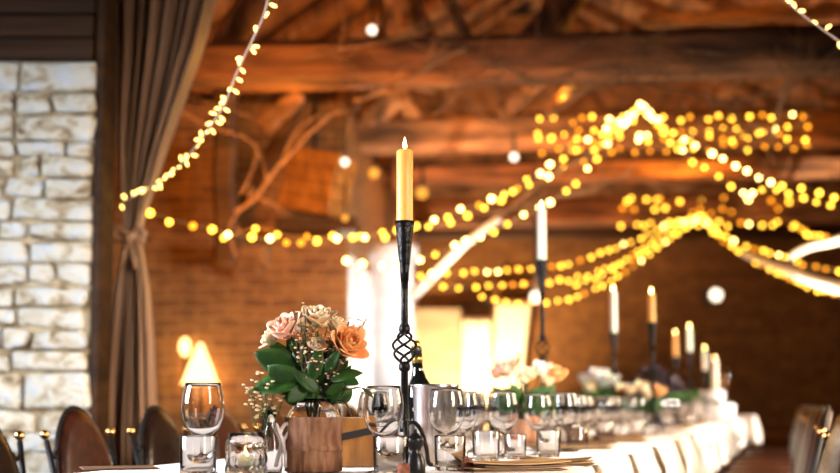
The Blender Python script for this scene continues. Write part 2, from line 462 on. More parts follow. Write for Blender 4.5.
# roof: two pitched slopes, ridge running down the hall
RX, RZ = 1.7, 7.0
EL, ER, EZ = -3.6, 8.8, 3.3
def slope_z(x): return RZ - (RZ-EZ)*((RX-x)/(RX-EL) if x < RX else (x-RX)/(ER-RX))
for nm, ex in (('ceiling_left_slope', EL), ('ceiling_right_slope', ER)):
    bm = B()
    NX, NY = 24, 40
    g = [[None]*(NY+1) for _ in range(NX+1)]
    for i in range(NX+1):
        for j in range(NY+1):
            x = RX + (ex-RX)*i/NX; y = 4.0 + 13.6*j/NY
            z = slope_z(x) + .12 + .05*noise.noise(Vector((x*2, y*2, 0)))
            g[i][j] = bm.verts.new((x, y, z))
    for i in range(NX):
        for j in range(NY): bm.faces.new((g[i][j], g[i+1][j], g[i+1][j+1], g[i][j+1]))
    r = bmesh.ops.extrude_face_region(bm, geom=bm.faces[:])
    bmesh.ops.translate(bm, vec=(0, 0, .06), verts=[v for v in r['geom'] if isinstance(v, bmesh.types.BMVert)])
    bmesh.ops.recalc_face_normals(bm, faces=bm.faces)
    struct(nm, bm, 'roofboard')
def beam(name, p, q, wd, th, mat, label, jitter=.012, seg=10, up=(0, 0, 1), group=None, cat='beam'):
    bm = B(); bar(bm, p, q, wd, th, up, jitter, seg)
    o = obj(name, bm, mat, None, False); o['kind'] = 'structure'
    return o
# rafters
for k in range(11):
    y = 5.3 + k*1.12
    for ex in (EL, ER):
        beam('roof_rafter', (RX, y, RZ-.03), (ex, y, EZ-.03), .13, .15, 'oldwood_y', '')
# purlins
for fx in (.38, .72):
    for ex in (EL, ER):
        x = RX + (ex-RX)*fx
        beam('roof_purlin', (x, 4.2, slope_z(x)-.18), (x, 17.0, slope_z(x)-.18), .2, .2, 'oldwood_y', '')
beam('ridge_beam', (RX, 4.2, RZ-.12), (RX, 17, RZ-.12), .16, .24, 'oldwood_y', '')
# tie beams (the hall runs slightly to the right of the view)
def tie(pxl, yl, pxr, yr, Yl, th, wd=.26, mat='oldwood'):
    a = at(pxl, yl, Yl); kx = .093
    # perpendicular to the hall's axis, at a constant height
    X1 = 8.4
    # choose depth slope so that the far end is lower in depth
    q = Vector((X1, Yl - (X1-a.x)*kx, a.z))
    return beam('tie_beam', a, q, wd, th, mat, '')
tie(192, 68, 840, 45, 8.3, .33)
tie(320, 137, 840, 130, 10.6, .32)
tie(356, 176, 840, 170, 12.8, .22)
tie(430, 214, 840, 209, 15.0, .36)
beam('tie_beam', at(356, 232, 16.95), (8.4, 16.9, at(356, 232, 16.95).z), .2, .22, 'darkwood', '')
# posts, struts and knee braces of the roof trusses
def stick(name, a, b, wd, th, mat='oldwood_y'):
    return beam(name, at(*a), at(*b), wd, th, mat, '', up=(0, 1, 0), seg=6)
stick('truss_post', (224, 92, 8.32), (226, 262, 8.6), .16, .2, 'darkwood')
stick('truss_brace', (222, 52, 8.32), (274, -30, 8.9), .2, .16)
stick('knee_brace', (300, 100, 8.45), (246, 205, 9.0), .11, .12, 'darkwood')
stick('knee_brace', (264, 126, 8.5), (300, 93, 8.4), .14, .12, 'oldwood')
stick('truss_strut', (430, 44, 8.2), (398, -40, 8.6), .12, .15)
stick('truss_strut', (468, 42, 8.2), (436, -30, 8.6), .09, .10)
stick('truss_strut', (520, 60, 8.2), (600, -40, 8.8), .22, .2)
stick('truss_strut', (548, 112, 9.9), (590, 78, 9.0), .12, .12)
stick('truss_strut', (500, 118, 10.4), (560, 60, 10.4), .16, .16)
stick('truss_strut', (420, 130, 10.5), (380, 60, 10.4), .14, .14)
stick('truss_strut', (640, 20, 9.6), (842, 12, 9.2), .10, .10, 'oldwood')
stick('knee_brace', (370, 120, 10.5), (400, 92, 10.2), .2, .16)
stick('truss_post', (400, 150, 12.6), (404, 245, 12.6), .2, .2)

# ------------------------------------------------------------------ column, corbel, wall box, drapes
c = at(393, 405, 10.3)
t = thing('stone_column', 'round limewashed stone column behind the tallest iron candlestick', 'column', (c.x, c.y, 0))
t['kind'] = 'structure'
bm = B(); lathe(bm, [(0, 0), (.22, 0), (.22, .12), (.185, .16), (.18, 1.3), (.178, 2.14), (.2, 2.16), (.22, 2.22), (.22, 2.32), (0, 2.32)], 32); obj('shaft', bm, 'plaster', t)
c = at(243, 256, 9.42)
bm = B(); box(bm, (0, 0, 0), (.42, .32, .17), bevel=.04); box(bm, (0.02, .08, -.12), (.26, .16, .10), bevel=.03)
tag(obj('stone_corbel', bm, 'brick', None, False, c), 'amber lit stone corbel sticking out of the brick wall', 'corbel')
c = at(318, 184, 9.0)
t = thing('wooden_crate', 'slanting boarded wooden box fixed high above the brick wall', 'box', c, 0)
rt = Matrix.Rotation(R(-20), 3, 'Z') @ Matrix.Rotation(R(12), 3, 'Y')
for k in range(4):
    bm = B(); box(bm, rt @ Vector((0, 0, -.18+k*.12)), (.44, .36, .115), rt, .006); obj('board', bm, 'crate', t, False)
bm = B(); box(bm, (0, .1, -.33), (.62, .5, .1), bevel=.01); obj('shelf', bm, 'darkwood', t, False)
bm = B(); tube(bm, [(-.05, .22, .2), (-.05, .22, .9)], .02); obj('hanger', bm, 'iron', t)

def drape(name, xl, xr, Y, ztop, zbot, folds, amp, mat, label, lean=0, taper=1.0):
    bm = B(); NX, NZ = folds*10, 24; g = []
    for j in range(NZ+1):
        f = j/NZ; z = ztop + (zbot-ztop)*f; row = []
        for i in range(NX+1):
            u_ = i/NX
            wv = taper + (1-taper)*(1-f)
            x = (xl+xr)/2 + (u_-.5)*(xr-xl)*wv + lean*(f)
            y = Y + amp*math.sin(u_*folds*2*PI + .6*math.sin(f*3))*(.6+.4*f) - .03
            row.append(bm.verts.new((x, y, z)))
        g.append(row)
    for j in range(NZ):
        for i in range(NX): bm.faces.new((g[j][i], g[j+1][i], g[j+1][i+1], g[j][i+1]))
    o = obj(name, bm, mat); md = o.modifiers.new('thick', 'SOLIDIFY'); md.thickness = .006
    return tag(o, label, 'drape')
a = at(463, 310, 16.7); b2 = at(492, 310, 16.7)
drape('wall_drape', a.x, b2.x, 16.8, a.z-.1, .05, 3, .05, 'drape', 'glowing cream drape, left one of the pair on the far wall')
a = at(497, 300, 16.7); b2 = at(532, 300, 16.7)
drape('wall_drape', a.x, b2.x, 16.8, a.z, .05, 4, .05, 'drape', 'yellow lit drape slanting down behind the pink and cream bouquet', lean=-.18, taper=.6)
bm = B(); tube(bm, [at(455, 308, 16.86), at(545, 294, 16.86)], .018)
tag(obj('drape_rail', bm, 'iron'), 'dark curtain rail above the two glowing drapes', 'rail')

# uplighter fixtures
def uplighter(px, Y, label):
    p = at(px, 400, Y)
    t = thing('floor_uplighter', label, 'lamp', (p.x, Y, 0))
    bm = B(); lathe(bm, [(0, 0), (.09, 0), (.09, .02), (.03, .03), (.03, .05), (.075, .06), (.09, .2), (.08, .2), (.07, .1), (0, .09)], 20); obj('housing', bm, 'paint_black', t)
    bm = B(); lathe(bm, [(0, .165), (.075, .165), (.075, .175), (0, .18)], 20); obj('lens', bm, 'globe', t)
a_ = at(200, 384, 9.2)
t = thing('cone_lamp', 'glowing cone shaped lamp against the brick wall behind the left wine glass', 'lamp', (a_.x, 9.2, 0))
hb = a_.z; ht = at(200, 344, 9.2).z
bm = B(); lathe(bm, [(.15, hb), (.13, hb+.03), (.10, hb+.12), (.05, ht-hb+hb-.08), (.02, ht), (0, ht+.01)], 24); bmesh.ops.translate(bm, vec=(0, 0, 0), verts=bm.verts); o = obj('lamp_shade', bm, 'shade', t); o.modifiers.new('thick', 'SOLIDIFY').thickness = .003
bm = B(); lathe(bm, [(0, 0), (.12, 0), (.12, .02), (.015, .03), (.015, hb+.02), (0, hb+.02)], 20); obj('stand', bm, 'iron', t)
a_ = at(185, 347, 9.3)
t = thing('globe_lamp', 'small egg shaped glowing lamp just above the cone lamp', 'lamp', (a_.x, a_.y, 0))
bm = B(); ball(bm, (0, 0, a_.z), .045, 14, 1.7); obj('globe', bm, 'shade', t)
bm = B(); lathe(bm, [(0, 0), (.1, 0), (.1, .02), (.012, .03), (.012, a_.z-.07), (0, a_.z-.07)], 16); obj('stand', bm, 'iron', t)
# bench added to carry the orange glint at the far end
c = at(778, 432, 15.0)
t = thing('glint_bench', 'low wooden bench added for a glint before the dark end wall', 'bench', (c.x, 15.0, 0))
bm = B(); box(bm, (0, 0, .53), (.55, .3, .04), bevel=.008); obj('seat', bm, 'crate', t, False)
for sx in (-.22, .22):
    bm = B(); box(bm, (sx, 0, .255), (.05, .26, .51), bevel=.006); obj('leg', bm, 'darkwood', t, False)

# spot lamps and globe lamps up in the timber
def globe(px, py, Y, r, mat, label, cable):
    p = at(px, py, Y)
    t = thing('hanging_lamp', label, 'lamp', p)
    bm = B(); ball(bm, (0, 0, 0), r, 14); obj('globe', bm, mat, t)
    bm = B(); tube(bm, [(0, 0, r*.9), (0, 0, r+.05), (0, 0, cable)], [r*.45, r*.4, .006]); obj('cable', bm, 'paint_black', t)
globe(372, 30, 8.7, .035, 'globe', 'small white globe lamp up in the rafters above the big tie beam', .55)
globe(514, 157, 9.5, .035, 'globe', 'small white globe lamp under the beam, above the second candle', .25)
globe(345, 162, 8.4, .03, 'globe', 'small pale lamp just right of the slanting wooden box', .45)
globe(345, 218, 8.4, .024, 'globe_o', 'tiny dim lamp below the slanting wooden box', .30)
globe(374, 173, 11.0, .05, 'globe_o', 'orange globe lamp under the second tie beam', .35)
globe(422, 193, 12.0, .06, 'globe_o', 'orange globe lamp just right of the lit amber candle', .35)
globe(536, 297, 10.42, .055, 'globe', 'large white globe lamp left of the second candlestick stem', 1.36)
p = at(716, 295, 16.6)
t = thing('wall_spotlight', 'round white spotlight in a dark housing on the end wall', 'lamp', p)
bm = B(); lathe(bm, [(0, -.05), (.09, -.05), (.1, 0), (.1, .13), (0, .15)], 20)
bmesh.ops.rotate(bm, cent=(0, 0, 0), matrix=Matrix.Rotation(R(-100), 3, 'X'), verts=bm.verts); bmesh.ops.translate(bm, vec=(-.05, .12, .01), verts=bm.verts)
obj('housing', bm, 'paint_black', t)
bm = B(); ball(bm, (0, 0, 0), .09, 16); bmesh.ops.scale(bm, vec=(1, .5, 1), verts=bm.verts); obj('lens', bm, 'globe', t)
bm = B(); tube(bm, [(-.05, .2, 0), (-.05, .46, 0)], .03); obj('bracket', bm, 'paint_black', t)

# ------------------------------------------------------------------ curtain
t = thing('curtain', 'taupe satin curtain gathered with a tie beside the stone pier', 'curtain', (0, 0, 0))
rows = [(-75, 110, 232), (-30, 110, 221), (0, 110, 212), (50, 112, 199), (100, 113, 182), (150, 115, 165), (190, 119, 152), (220, 123, 143), (237, 126, 140),
        (255, 122, 143), (290, 115, 148), (340, 108, 151), (400, 102, 153), (473, 97, 156), (560, 94, 160), (640, 92, 160)]
def interp(y):
    for (y0, l0, r0), (y1, l1, r1) in zip(rows, rows[1:]):
        if y0 <= y <= y1:
            f = (y-y0)/(y1-y0); return l0+(l1-l0)*f, r0+(r1-r0)*f
    return rows[-1][1:]
bm = B(); NU, NV = 150, 90; g = []
YC = 5.5
for j in range(NV+1):
    y = -75 + 712*j/NV
    l, r = interp(y); row = []
    wd = (r-l)/F*YC
    amp = min(.08, .022+wd*.13)
    for i in range(NU+1):
        u_ = i/NU
        wob = .015*math.sin(y*.012 + u_*9)
        ph = u_*2*PI*8 + 1.1*math.sin(u_*7+y*.004)
        p = at(l+(r-l)*u_, y, YC)
        p.y += amp*math.sin(ph) + .4*amp*math.sin(ph*.37+1.3) + wob
        row.append(bm.verts.new(p))
    g.append(row)
for j in range(NV):
    for i in range(NU): bm.faces.new((g[j][i], g[j+1][i], g[j+1][i+1], g[j][i+1]))
o = obj('fabric', bm, 'curtain', t); md = o.modifiers.new('thick', 'SOLIDIFY'); md.thickness = .004
k0 = at(133, 238, YC)
bm = B()
lathe(bm, [(.052, -.03), (.060, -.015), (.058, 0), (.062, .015), (.052, .03)], 24, k0)
o = obj('tie_band', bm, 'curtain', t); o.modifiers.new('thick', 'SOLIDIFY').thickness = .004
bm = B()
q = k0 + Vector((.0, -.075, -.01))
ball(bm, q, .032, 12)
for sgn in (-1, 1):
    tube(bm, smooth_path([q, q+Vector((sgn*.04, -.01, .045)), q+Vector((sgn*.075, 0, .02)), q+Vector((sgn*.03, 0, -.01)), q], .01), .011, 8)
    tube(bm, [q, q+Vector((sgn*.02, -.005, -.08)), q+Vector((sgn*.035, 0, -.15))], [.01, .012, .014], 8)
obj('knot', bm, 'curtain', t)
bm = B(); tube(bm, [at(100, -84, YC+.02), at(245, -84, YC+.02)], .018, 10); obj('pole', bm, 'iron', t)

# ------------------------------------------------------------------ table and cloth
c0 = T(S0, 1.04)
mid = T((S0+S1)/2, (A_R+A_L)/2)
t = thing('banquet_table', 'long banquet table running down the hall under the white cloth', 'table', (mid.x, mid.y, 0), -TH)
LEN = S1-S0; WID = A_L-A_R
bm = B(); box(bm, (0, 0, TZ-.022), (WID-.03, LEN-.03, .036), bevel=.004); obj('tabletop', bm, 'oldwood', t, False)
for i in range(7):
    for sx in (-1, 1):
        bm = B(); box(bm, (sx*(WID/2-.12), -LEN/2+.25+i*(LEN-.5)/6, (TZ-.04)/2), (.06, .06, TZ-.04), bevel=.005); obj('leg', bm, 'oldwood', t, False)

def tablecloth(name, W_, L_, ztop, drop, label, loc, rz, mat='cloth', folds_per_m=5.5, seed=1):
    """cloth over a W_ x L_ top, its skirt falling in soft folds"""
    rnd = random.Random(seed); bm = B()
    per = []
    rc = .03; n = 8
    pts = []
    def edge(p, q, nrm):
        L = (Vector(q)-Vector(p)).length; k = max(2, int(L/.022))
        for i in range(k): pts.append((Vector(p).lerp(Vector(q), i/k), Vector(nrm)))
    x, y = W_/2, L_/2
    for (cx, cy, a0) in ((x-rc, y-rc, 0), (-x+rc, y-rc, 90), (-x+rc, -y+rc, 180), (x-rc, -y+rc, 270)):
        for i in range(n):
            a = R(a0 + 90*i/n); pts.append((Vector((cx+rc*math.cos(a), cy+rc*math.sin(a))), Vector((math.cos(a), math.sin(a)))))
        a = R(a0+90); e0 = Vector((cx+rc*math.cos(a), cy+rc*math.sin(a)))
        nx = {0: (-x+rc, y), 90: (-x, -y+rc), 180: (x-rc, -y), 270: (x, y-rc)}[a0]
        edge(e0, nx, (math.cos(a), math.sin(a)))
    N = len(pts); s_ = 0; rings = []
    cum = [0]
    for i in range(1, N): cum.append(cum[-1] + (pts[i][0]-pts[i-1][0]).length)
    levels = [(.0, 0.0), (.004, -.003), (.008, -.012)] + [(.010 + .03*f, -.012-(drop-.012)*f) for f in (.1, .25, .45, .7, 1)]
    for (o_, dz) in levels:
        f = max(0, -dz/drop); ring = []
        for i, (p, nr) in enumerate(pts):
            s = cum[i]
            wv = math.sin(s*folds_per_m*2*PI + 1.5*noise.noise(Vector((s*1.3, seed, 0)))*4)
            amp = .022 * min(1, f*2.2) * (.5 + noise.noise(Vector((s*.9, 3.3, seed)))*.8 + .4)
            q = p + nr*(o_ + amp*(wv+.6))
            zz = ztop + dz + (.012*noise.noise(Vector((s*2, 9, seed))) if f > .9 else 0)
            ring.append(bm.verts.new((q.x, q.y, zz)))
        rings.append(ring)
    for a_, b_ in zip(rings, rings[1:]):
        for i in range(N): bm.faces.new((a_[i], b_[i], b_[(i+1) % N], a_[(i+1) % N]))
    bm.faces.new(rings[0])
    bmesh.ops.recalc_face_normals(bm, faces=bm.faces)
    o = obj(name, bm, mat); o.location = loc; o.rotation_euler = (0, 0, rz)
    md = o.modifiers.new('thick', 'SOLIDIFY'); md.thickness = .002; md.offset = 1
    o.data.polygons[-1].use_smooth = False
    return tag(o, label, 'tablecloth')
tablecloth('tablecloth', WID, LEN, TZ, .27, 'white linen cloth with folded skirt on the long banquet table', (mid.x, mid.y, 0), -TH)
# small end table across the far end
m2 = T(14.0, 1.07)
t = thing('end_table', 'small table set across the far end of the long one', 'table', (m2.x, m2.y, 0), -TH)
bm = B(); box(bm, (0, 0, TZ+.015), (1.45, .8, .03), bevel=.004); obj('tabletop', bm, 'oldwood', t, False)
for sx in (-1, 1):
    for sy in (-1, 1):
        bm = B(); box(bm, (sx*.62, sy*.3, TZ/2), (.06, .06, TZ), bevel=.005); obj('leg', bm, 'oldwood', t, False)
tablecloth('tablecloth', 1.48, .83, TZ+.033, .3, 'white cloth on the small table at the far end', (m2.x, m2.y, 0), -TH, seed=5)

# ------------------------------------------------------------------ chairs
def make_chair(mat, label, group):
    """back plane at x=0, facing +x, width along y"""
    t = thing('dining_chair', label, 'chair', (0, 0, 0), 0, group)
    W2 = .195
    def lean(z): return -.10*max(0, (z-.46)/.45)
    # oval back
    bm = B()
    def outline(sc):
        pts = []
        for k in range(40):
            a = 2*PI*k/40
            y = .158*sc*math.cos(a)*(1 - .10*max(0, math.sin(a)))
            z = .67 + .225*sc*math.sin(a)
            pts.append((y, z))
        return pts
    layers = [(.80, .022), (.97, .017), (1.0, .006), (1.0, -.012), (.97, -.022), (.6, -.026)]
    rings = []
    for sc, dx in layers:
        rings.append([bm.verts.new((lean(z)+dx, y, z)) for y, z in outline(sc)])
    for A_, D_ in zip(rings, rings[1:]):
        for k in range(40): bm.faces.new((A_[k], A_[(k+1) % 40], D_[(k+1) % 40], D_[k]))
    bm.faces.new(rings[0][::-1]); bm.faces.new(rings[-1])
    bmesh.ops.recalc_face_normals(bm, faces=bm.faces)
    obj('backrest', bm, mat, t)
    # rim
    bm = B(); pts = [(lean(z)-.004, y, z) for y, z in outline(1.035)]
    tube(bm, pts+[pts[0]], .007, 8, False); obj('back_rim', bm, 'blackmetal', t)
    for sy in (-1, 1):
        bm = B(); tube(bm, [(.01, sy*(W2-.035), 0), (-.0, sy*(W2-.03), .45), (lean(.62), sy*(W2-.018), .62), (lean(.80), sy*W2, .80)], [.012, .011, .010, .009], 8)
        # bracket to the oval
        tube(bm, [(lean(.76), sy*(W2-.006), .76), (lean(.745), sy*(W2-.03), .745), (lean(.76), sy*.145, .765)], .007, 6)
        l = obj('back_post', bm, 'blackmetal', t)
        bm = B(); z = .817
        lathe(bm, [(0, -.018), (.006, -.016), (.010, -.012), (.0155, -.004), (.0165, .003), (.012, .011), (.005, .015), (0, .0155)], 16, (lean(z), sy*(W2+.003), z))
        f = obj('finial', bm, 'brass', l); 
    bm = B()
    for k in range(1):
        box(bm, (.215, 0, .455), (.43, .40, .05), bevel=.02)
    obj('seat', bm, mat, t)
    bm = B(); box(bm, (.215, 0, .422), (.41, .38, .02), bevel=.004); obj('seat_frame', bm, 'blackmetal', t, False)
    for sy in (-1, 1):
        bm = B(); tube(bm, [(.42, sy*.18, 0), (.40, sy*.17, .2), (.40, sy*.17, .42)], .011, 8); obj('leg', bm, 'blackmetal', t)
        bm = B(); tube(bm, [(.01, sy*.16, .18), (.40, sy*.17, .18)], .006, 6); obj('stretcher', bm, 'blackmetal', t)
    return t
S_CH = [1.30 + .516*k for k in range(0, 30)]
A_CH = 2.16
spots = []
for k in range(18):
    s = A_CH*(1.325) + .52*k
    spots.append(s)
lab = ['dark brown oval back chair cut by the left frame edge, nearest of its row',
       'reddish brown oval back chair with two brass ball finials in front of the stone pier',
       'dark glossy oval back chair in front of the curtain, behind the big left wine glass',
       'brown oval back chair between the left wine glass and the pressed glass jar']
chair_a = make_chair('leather', lab[1], None)
chair_b = make_chair('leatherdark', lab[0], None)
first = {'a': True, 'b': True}
for k, s in enumerate(spots):
    p = T(s, A_CH)
    kind = 'b' if k in (0, 2) or (k > 3 and k % 3 == 0) else 'a'
    src = chair_a if kind == 'a' else chair_b
    rz = -TH + random.uniform(-.05, .05)
    if k < 4: l_, g_ = lab[k], None
    else: l_, g_ = 'oval back chair of the left row, half hidden behind the flowers and glasses', 'chairs along the left side behind the tableware'
    if first[kind]:
        o = src; o.location = (p.x, p.y, 0); o.rotation_euler = (0, 0, rz); o['label'] = l_; first[kind] = False
    else:
        o = dup(src, (p.x, p.y, 0), rz, l_)
    if g_: o['group'] = g_
# right side, near one turned slightly
c1 = at(807, 440, 3.15); c2 = at(779, 440, 3.55)
cc = (c1+c2)/2; ang = math.atan2(c2.y-c1.y, c2.x-c1.x)
dup(chair_b, (cc.x+.07, cc.y+.02, 0), ang+PI/2, 'dark glossy oval back chair close on the right with glinting finial')
for k in range(11):
    s = 4.55 + .74*k
    p = T(s, -.05)
    dup(chair_a, (p.x, p.y, 0), PI-TH + random.uniform(-.06, .06), 'brown chair pushed in along the right side of the table', 'chairs along the right side')

# ------------------------------------------------------------------ candlesticks and candles
def helix_basket(bm, zc, h, rmax, n=4, turns=.75, r=.0035, off=(0, 0)):
    for k in range(n):
        pts = []
        for i in range(21):
            f = i/20; a = 2*PI*(k/n + turns*f)
            rr = rmax*math.sin(PI*f)**.8 + .004
            pts.append((off[0]+rr*math.cos(a), off[1]+rr*math.sin(a), zc - h/2 + h*f))
        tube(bm, pts, r, 6)
def candlestick(pos, H, label, basket=.30, group=None, lean=0.0, plainy=False):
    t = thing('iron_candlestick', label, 'candlestick', pos, random.uniform(0, 2) if H < .6 else .35, group)
    t.rotation_euler[1] = 0
    zb_ = min(basket, H*.52)
    bm = B()
    lathe(bm, [(0, .09), (.013, .09), (.011, .10), (.0095, .12), (.009, zb_-.06), (.014, zb_-.055), (.015, zb_-.045), (.011, zb_-.034), (0, zb_-.034)], 14)
    lathe(bm, [(0, zb_+.034), (.011, zb_+.034), (.015, zb_+.045), (.013, zb_+.056), (.009, zb_+.062), (.0085, H-.18), (.0095, H-.14), (0, H-.139)], 14)
    obj('stem', bm, 'iron', t)
    bm = B(); helix_basket(bm, zb_, .085, .026); obj('twist_basket', bm, 'iron', t)
    bm = B(); lathe(bm, [(0, H-.15), (.0100, H-.15), (.012, H-.12), (.017, H-.07), (.0235, H-.01), (.0255, H+.004), (.0225, H+.004), (.021, H-.006), (0, H-.010)], 24)
    obj('cup', bm, 'iron', t)
    for k in range(3):
        a = 2*PI*k/3 + .25
        pts = [(0, 0, .10), (.012, 0, .112), (.032, 0, .112), (.052, 0, .09), (.066, 0, .05), (.073, 0, .012), (.085, 0, .0065)]
        pts = smooth_path([Vector((x*math.cos(a), x*math.sin(a), z)) for x, y, z in pts], .006)
        bm = B(); tube(bm, pts, .0058, 8); obj('foot', bm, 'iron', t)
    return t
def candle(pos, h, r, mat, label, group=None, flame=True, name='candle'):
    t = thing(name, label, 'candle', pos, 0, group)
    bm = B(); lathe(bm, [(0, 0), (r, 0), (r, .004), (r*.985, h*.5), (r, h-.004), (r*.92, h), (r*.7, h-.004), (r*.3, h-.007), (0, h-.007)], 24); obj('wax', bm, mat, t)
    bm = B(); tube(bm, [(0, 0, h-.008), (.0005, 0, h+.005), (.002, 0, h+.010)], .0012, 6); obj('wick', bm, 'wick', t)
    if flame:
        bm = B(); s = 1.0
        lathe(bm, [(0, h+.004), (.0030*s, h+.006), (.0052*s, h+.011), (.0048*s, h+.017), (.0028*s, h+.025), (.001, h+.032), (0, h+.035)], 12); obj('flame', bm, 'flame', t)
    return t
def stick_and_candle(px, ycup, Y, ch, lab1, lab2, mat='wax_ivory', r=.0195, dx=0.0):
    p = on_table(px, Y)
    H = at(px, ycup, Y).z - TOP
    candlestick(p, H, lab1, .30 if px < 500 else .39)
    candle((p.x, p.y, TOP+H-.004), ch, r, mat, lab2)
    return p
stick_and_candle(404.5, 223, 2.93, .190, 'tall black wrought iron candlestick with twisted basket, sharp in the middle', 'lit amber yellow candle in the tallest sharp candlestick', 'wax_amber', .021)
stick_and_candle(543, 261, 4.85, .225, 'tall black candlestick rising from the pink and cream bouquet', 'lit ivory candle second from the left, above the pink bouquet')
stick_and_candle(614.5, 333, 7.3, .27, 'slim black candlestick behind the small white bouquet', 'tall white lit candle above the small white bouquet')
stick_and_candle(653, 323, 6.4, .165, 'tall dark candlestick rising from the dark foliage', 'yellow lit candle above the dark foliage', 'wax_amber')
stick_and_candle(676.5, 357, 10.6, .215, 'dark candlestick carrying the amber candle, right of the dark foliage', 'amber lit candle just left of a whiter shorter-stemmed one', 'wax_amber')
stick_and_candle(690.5, 352, 9.7, .205, 'dark candlestick with pale candle between dark foliage and cake', 'pale lit candle between the amber candle and the cake candles')
stick_and_candle(705.5, 371, 11.2, .21, 'short dark candlestick beside the cake, holding the left cake candle', 'white lit candle, left of the three by the cake')
p = on_table(715.5, 12.0)
H = at(715, 390, 12.0).z - TOP
t = thing('glass_candlestick', 'cream pillar candlestick behind the cake', 'candlestick', p)
bm = B(); lathe(bm, [(0, 0), (.06, 0), (.06, .015), (.03, .03), (.026, .1), (.026, .36), (.034, .38), (0, .385)], 20); obj('body', bm, 'wax_ivory', t)
candle((p.x, p.y, TOP+.385), .24, .028, 'wax_ivory', 'tallest white lit candle, middle of the three by the cake')
p = on_table(725, 12.4)
t = thing('candle_glass', 'smoky stemmed candle glass right of the cake candles', 'candle holder', p)
bm = B(); lathe(bm, [(0, 0), (.05, 0), (.05, .01), (.012, .02), (.012, .34), (.03, .36), (.055, .42), (.06, .5), (.056, .5), (.05, .42), (.02, .37), (0, .37)], 20); obj('bowl', bm, 'smoke', t)
candle((p.x, p.y, TOP+.372), .10, .03, 'wax_amber', 'short lit candle in the smoky glass right of the cake')

# ------------------------------------------------------------------ glassware
def wineglass_mesh(h=.2, r=.048):
    bm = B()
    k = r/.048
    o = [(0, .0), (.036*k, .0), (.037*k, .0015), (.030*k, .003), (.010, .008), (.0045, .016), (.0038, .04), (.0042, .066), (.008, .076),
         (.022*k, .085), (.036*k, .100), (.045*k, .122), (.048*k, .145), (.046*k, .170), (.041*k, .192), (.0395*k, .200),
         (.0388*k, .200), (.0403*k, .192), (.0453*k, .170), (.0473*k, .145), (.0443*k, .122), (.0350*k, .1015), (.020*k, .0875), (.006, .083), (0, .082)]
    lathe(bm, [(a, b*h/.2) for a, b in o], 36)
    return bm
def make_wineglass(label, loc, group=None, h=.2, r=.048):
    t = obj('wine_glass', wineglass_mesh(h, r), 'glass'); t.location = loc
    return tag(t, label, 'glass', group)
def tumbler_mesh(h=.09, r=.041):
    bm = B()
    lathe(bm, [(0, 0), (r*.92, 0), (r*.96, .003), (r*.97, .01), (r, h-.002), (r-.0008, h), (r-.0018, h), (r-.0024, h-.004), (r*.97-.0028, .016), (r*.8, .011), (0, .010)], 32)
    return bm
wg = make_wineglass('big clear wine glass on the left, in front of the stone side chairs', on_table(203, 2.71), None, .208, .050)
def put_wg(px, Y, label, group=None, sc=1.0):
    o = wg.copy(); C.objects.link(o); o.location = on_table(px, Y); o['label'] = label; o.scale = (sc, sc, sc); o.rotation_euler = (0, 0, random.random()*6)
    if group: o['group'] = group
    return o
put_wg(383.5, 2.76, 'clear wine glass just left of the tall iron candlestick', sc=.97)
put_wg(446.5, 3.02, 'clear wine glass right of the steel wine cooler', sc=.955)
put_wg(503, 3.5, 'clear wine glass left of the burlap vase with pink flowers', sc=.95)
put_wg(538, 3.72, 'clear wine glass in front of the pink and cream bouquet', sc=.93)
put_wg(565, 3.95, 'clear wine glass right of the pink and cream bouquet', sc=.96)
put_wg(472, 3.9, 'blurred wine glass between the cooler and the pink bouquet', sc=.95)
tb = obj('water_glass', tumbler_mesh(), 'glass'); tb.location = on_table(199, 2.60); tag(tb, 'straight water glass in front of the big left wine glass', 'glass')
def put_tb(px, Y, label, group=None, sc=1.0):
    o = tb.copy(); C.objects.link(o); o.location = on_table(px, Y); o['label'] = label; o.scale = (sc, sc, sc)
    if group: o['group'] = group
put_tb(391, 2.62, 'straight water glass left of the black pepper mill', sc=.98)
put_tb(450, 2.84, 'straight water glass below the wine glass right of the cooler', sc=.93)
put_tb(486, 3.28, 'water glass in front of the cluster, left of the brown cork', sc=.95)
put_tb(515, 3.42, 'water glass right beside the upright brown cork', sc=.8)
put_tb(548, 3.56, 'water glass in front of the pink bouquet wine glass', sc=.9)
put_tb(577, 4.0, 'water glass behind the kraft menu cards', sc=.9)
rr = random.Random(3)
grpw, grpt = 'wine glasses down the table', 'water glasses down the table'
lw, lt = 'blurred wine glass in the glittering crowd further down the table', 'blurred water glass in the glittering crowd further down the table'
def T_free(s, a, used, rad):
    for (x, y, r_) in used:
        if math.hypot(s-x, a-y) < rad + r_: return False
    return True
def inv(px, Y):
    p = on_table(px, Y); return (p.x*math.sin(TH)+p.y*math.cos(TH), -p.x*math.cos(TH)+p.y*math.sin(TH))
used = [(*inv(px, Y), r_) for px, Y, r_ in ((404.5, 2.93, .09), (543, 4.85, .09), (614.5, 7.3, .1), (653, 6.4, .1), (676.5, 10.6, .1), (690.5, 9.7, .1), (705.5, 11.2, .1), (715.5, 12, .08), (725, 12.4, .07),
      (203, 2.71, .05), (383.5, 2.76, .05), (446.5, 3.02, .05), (503, 3.5, .05), (538, 3.72, .05), (565, 3.95, .05), (472, 3.9, .05), (199, 2.6, .045), (391, 2.62, .045), (450, 2.84, .045),
      (486, 3.28, .045), (515, 3.42, .045), (548, 3.56, .045), (577, 4, .045), (434, 3.12, .08), (357, 3.0, .1), (313, 2.74, .09), (523, 4.45, .13), (598, 7.9, .13), (642, 7.0, .12), (709, 11.6, .3), (662, 8.4, .12))]
used.append((*inv(709, 11.6), .32))
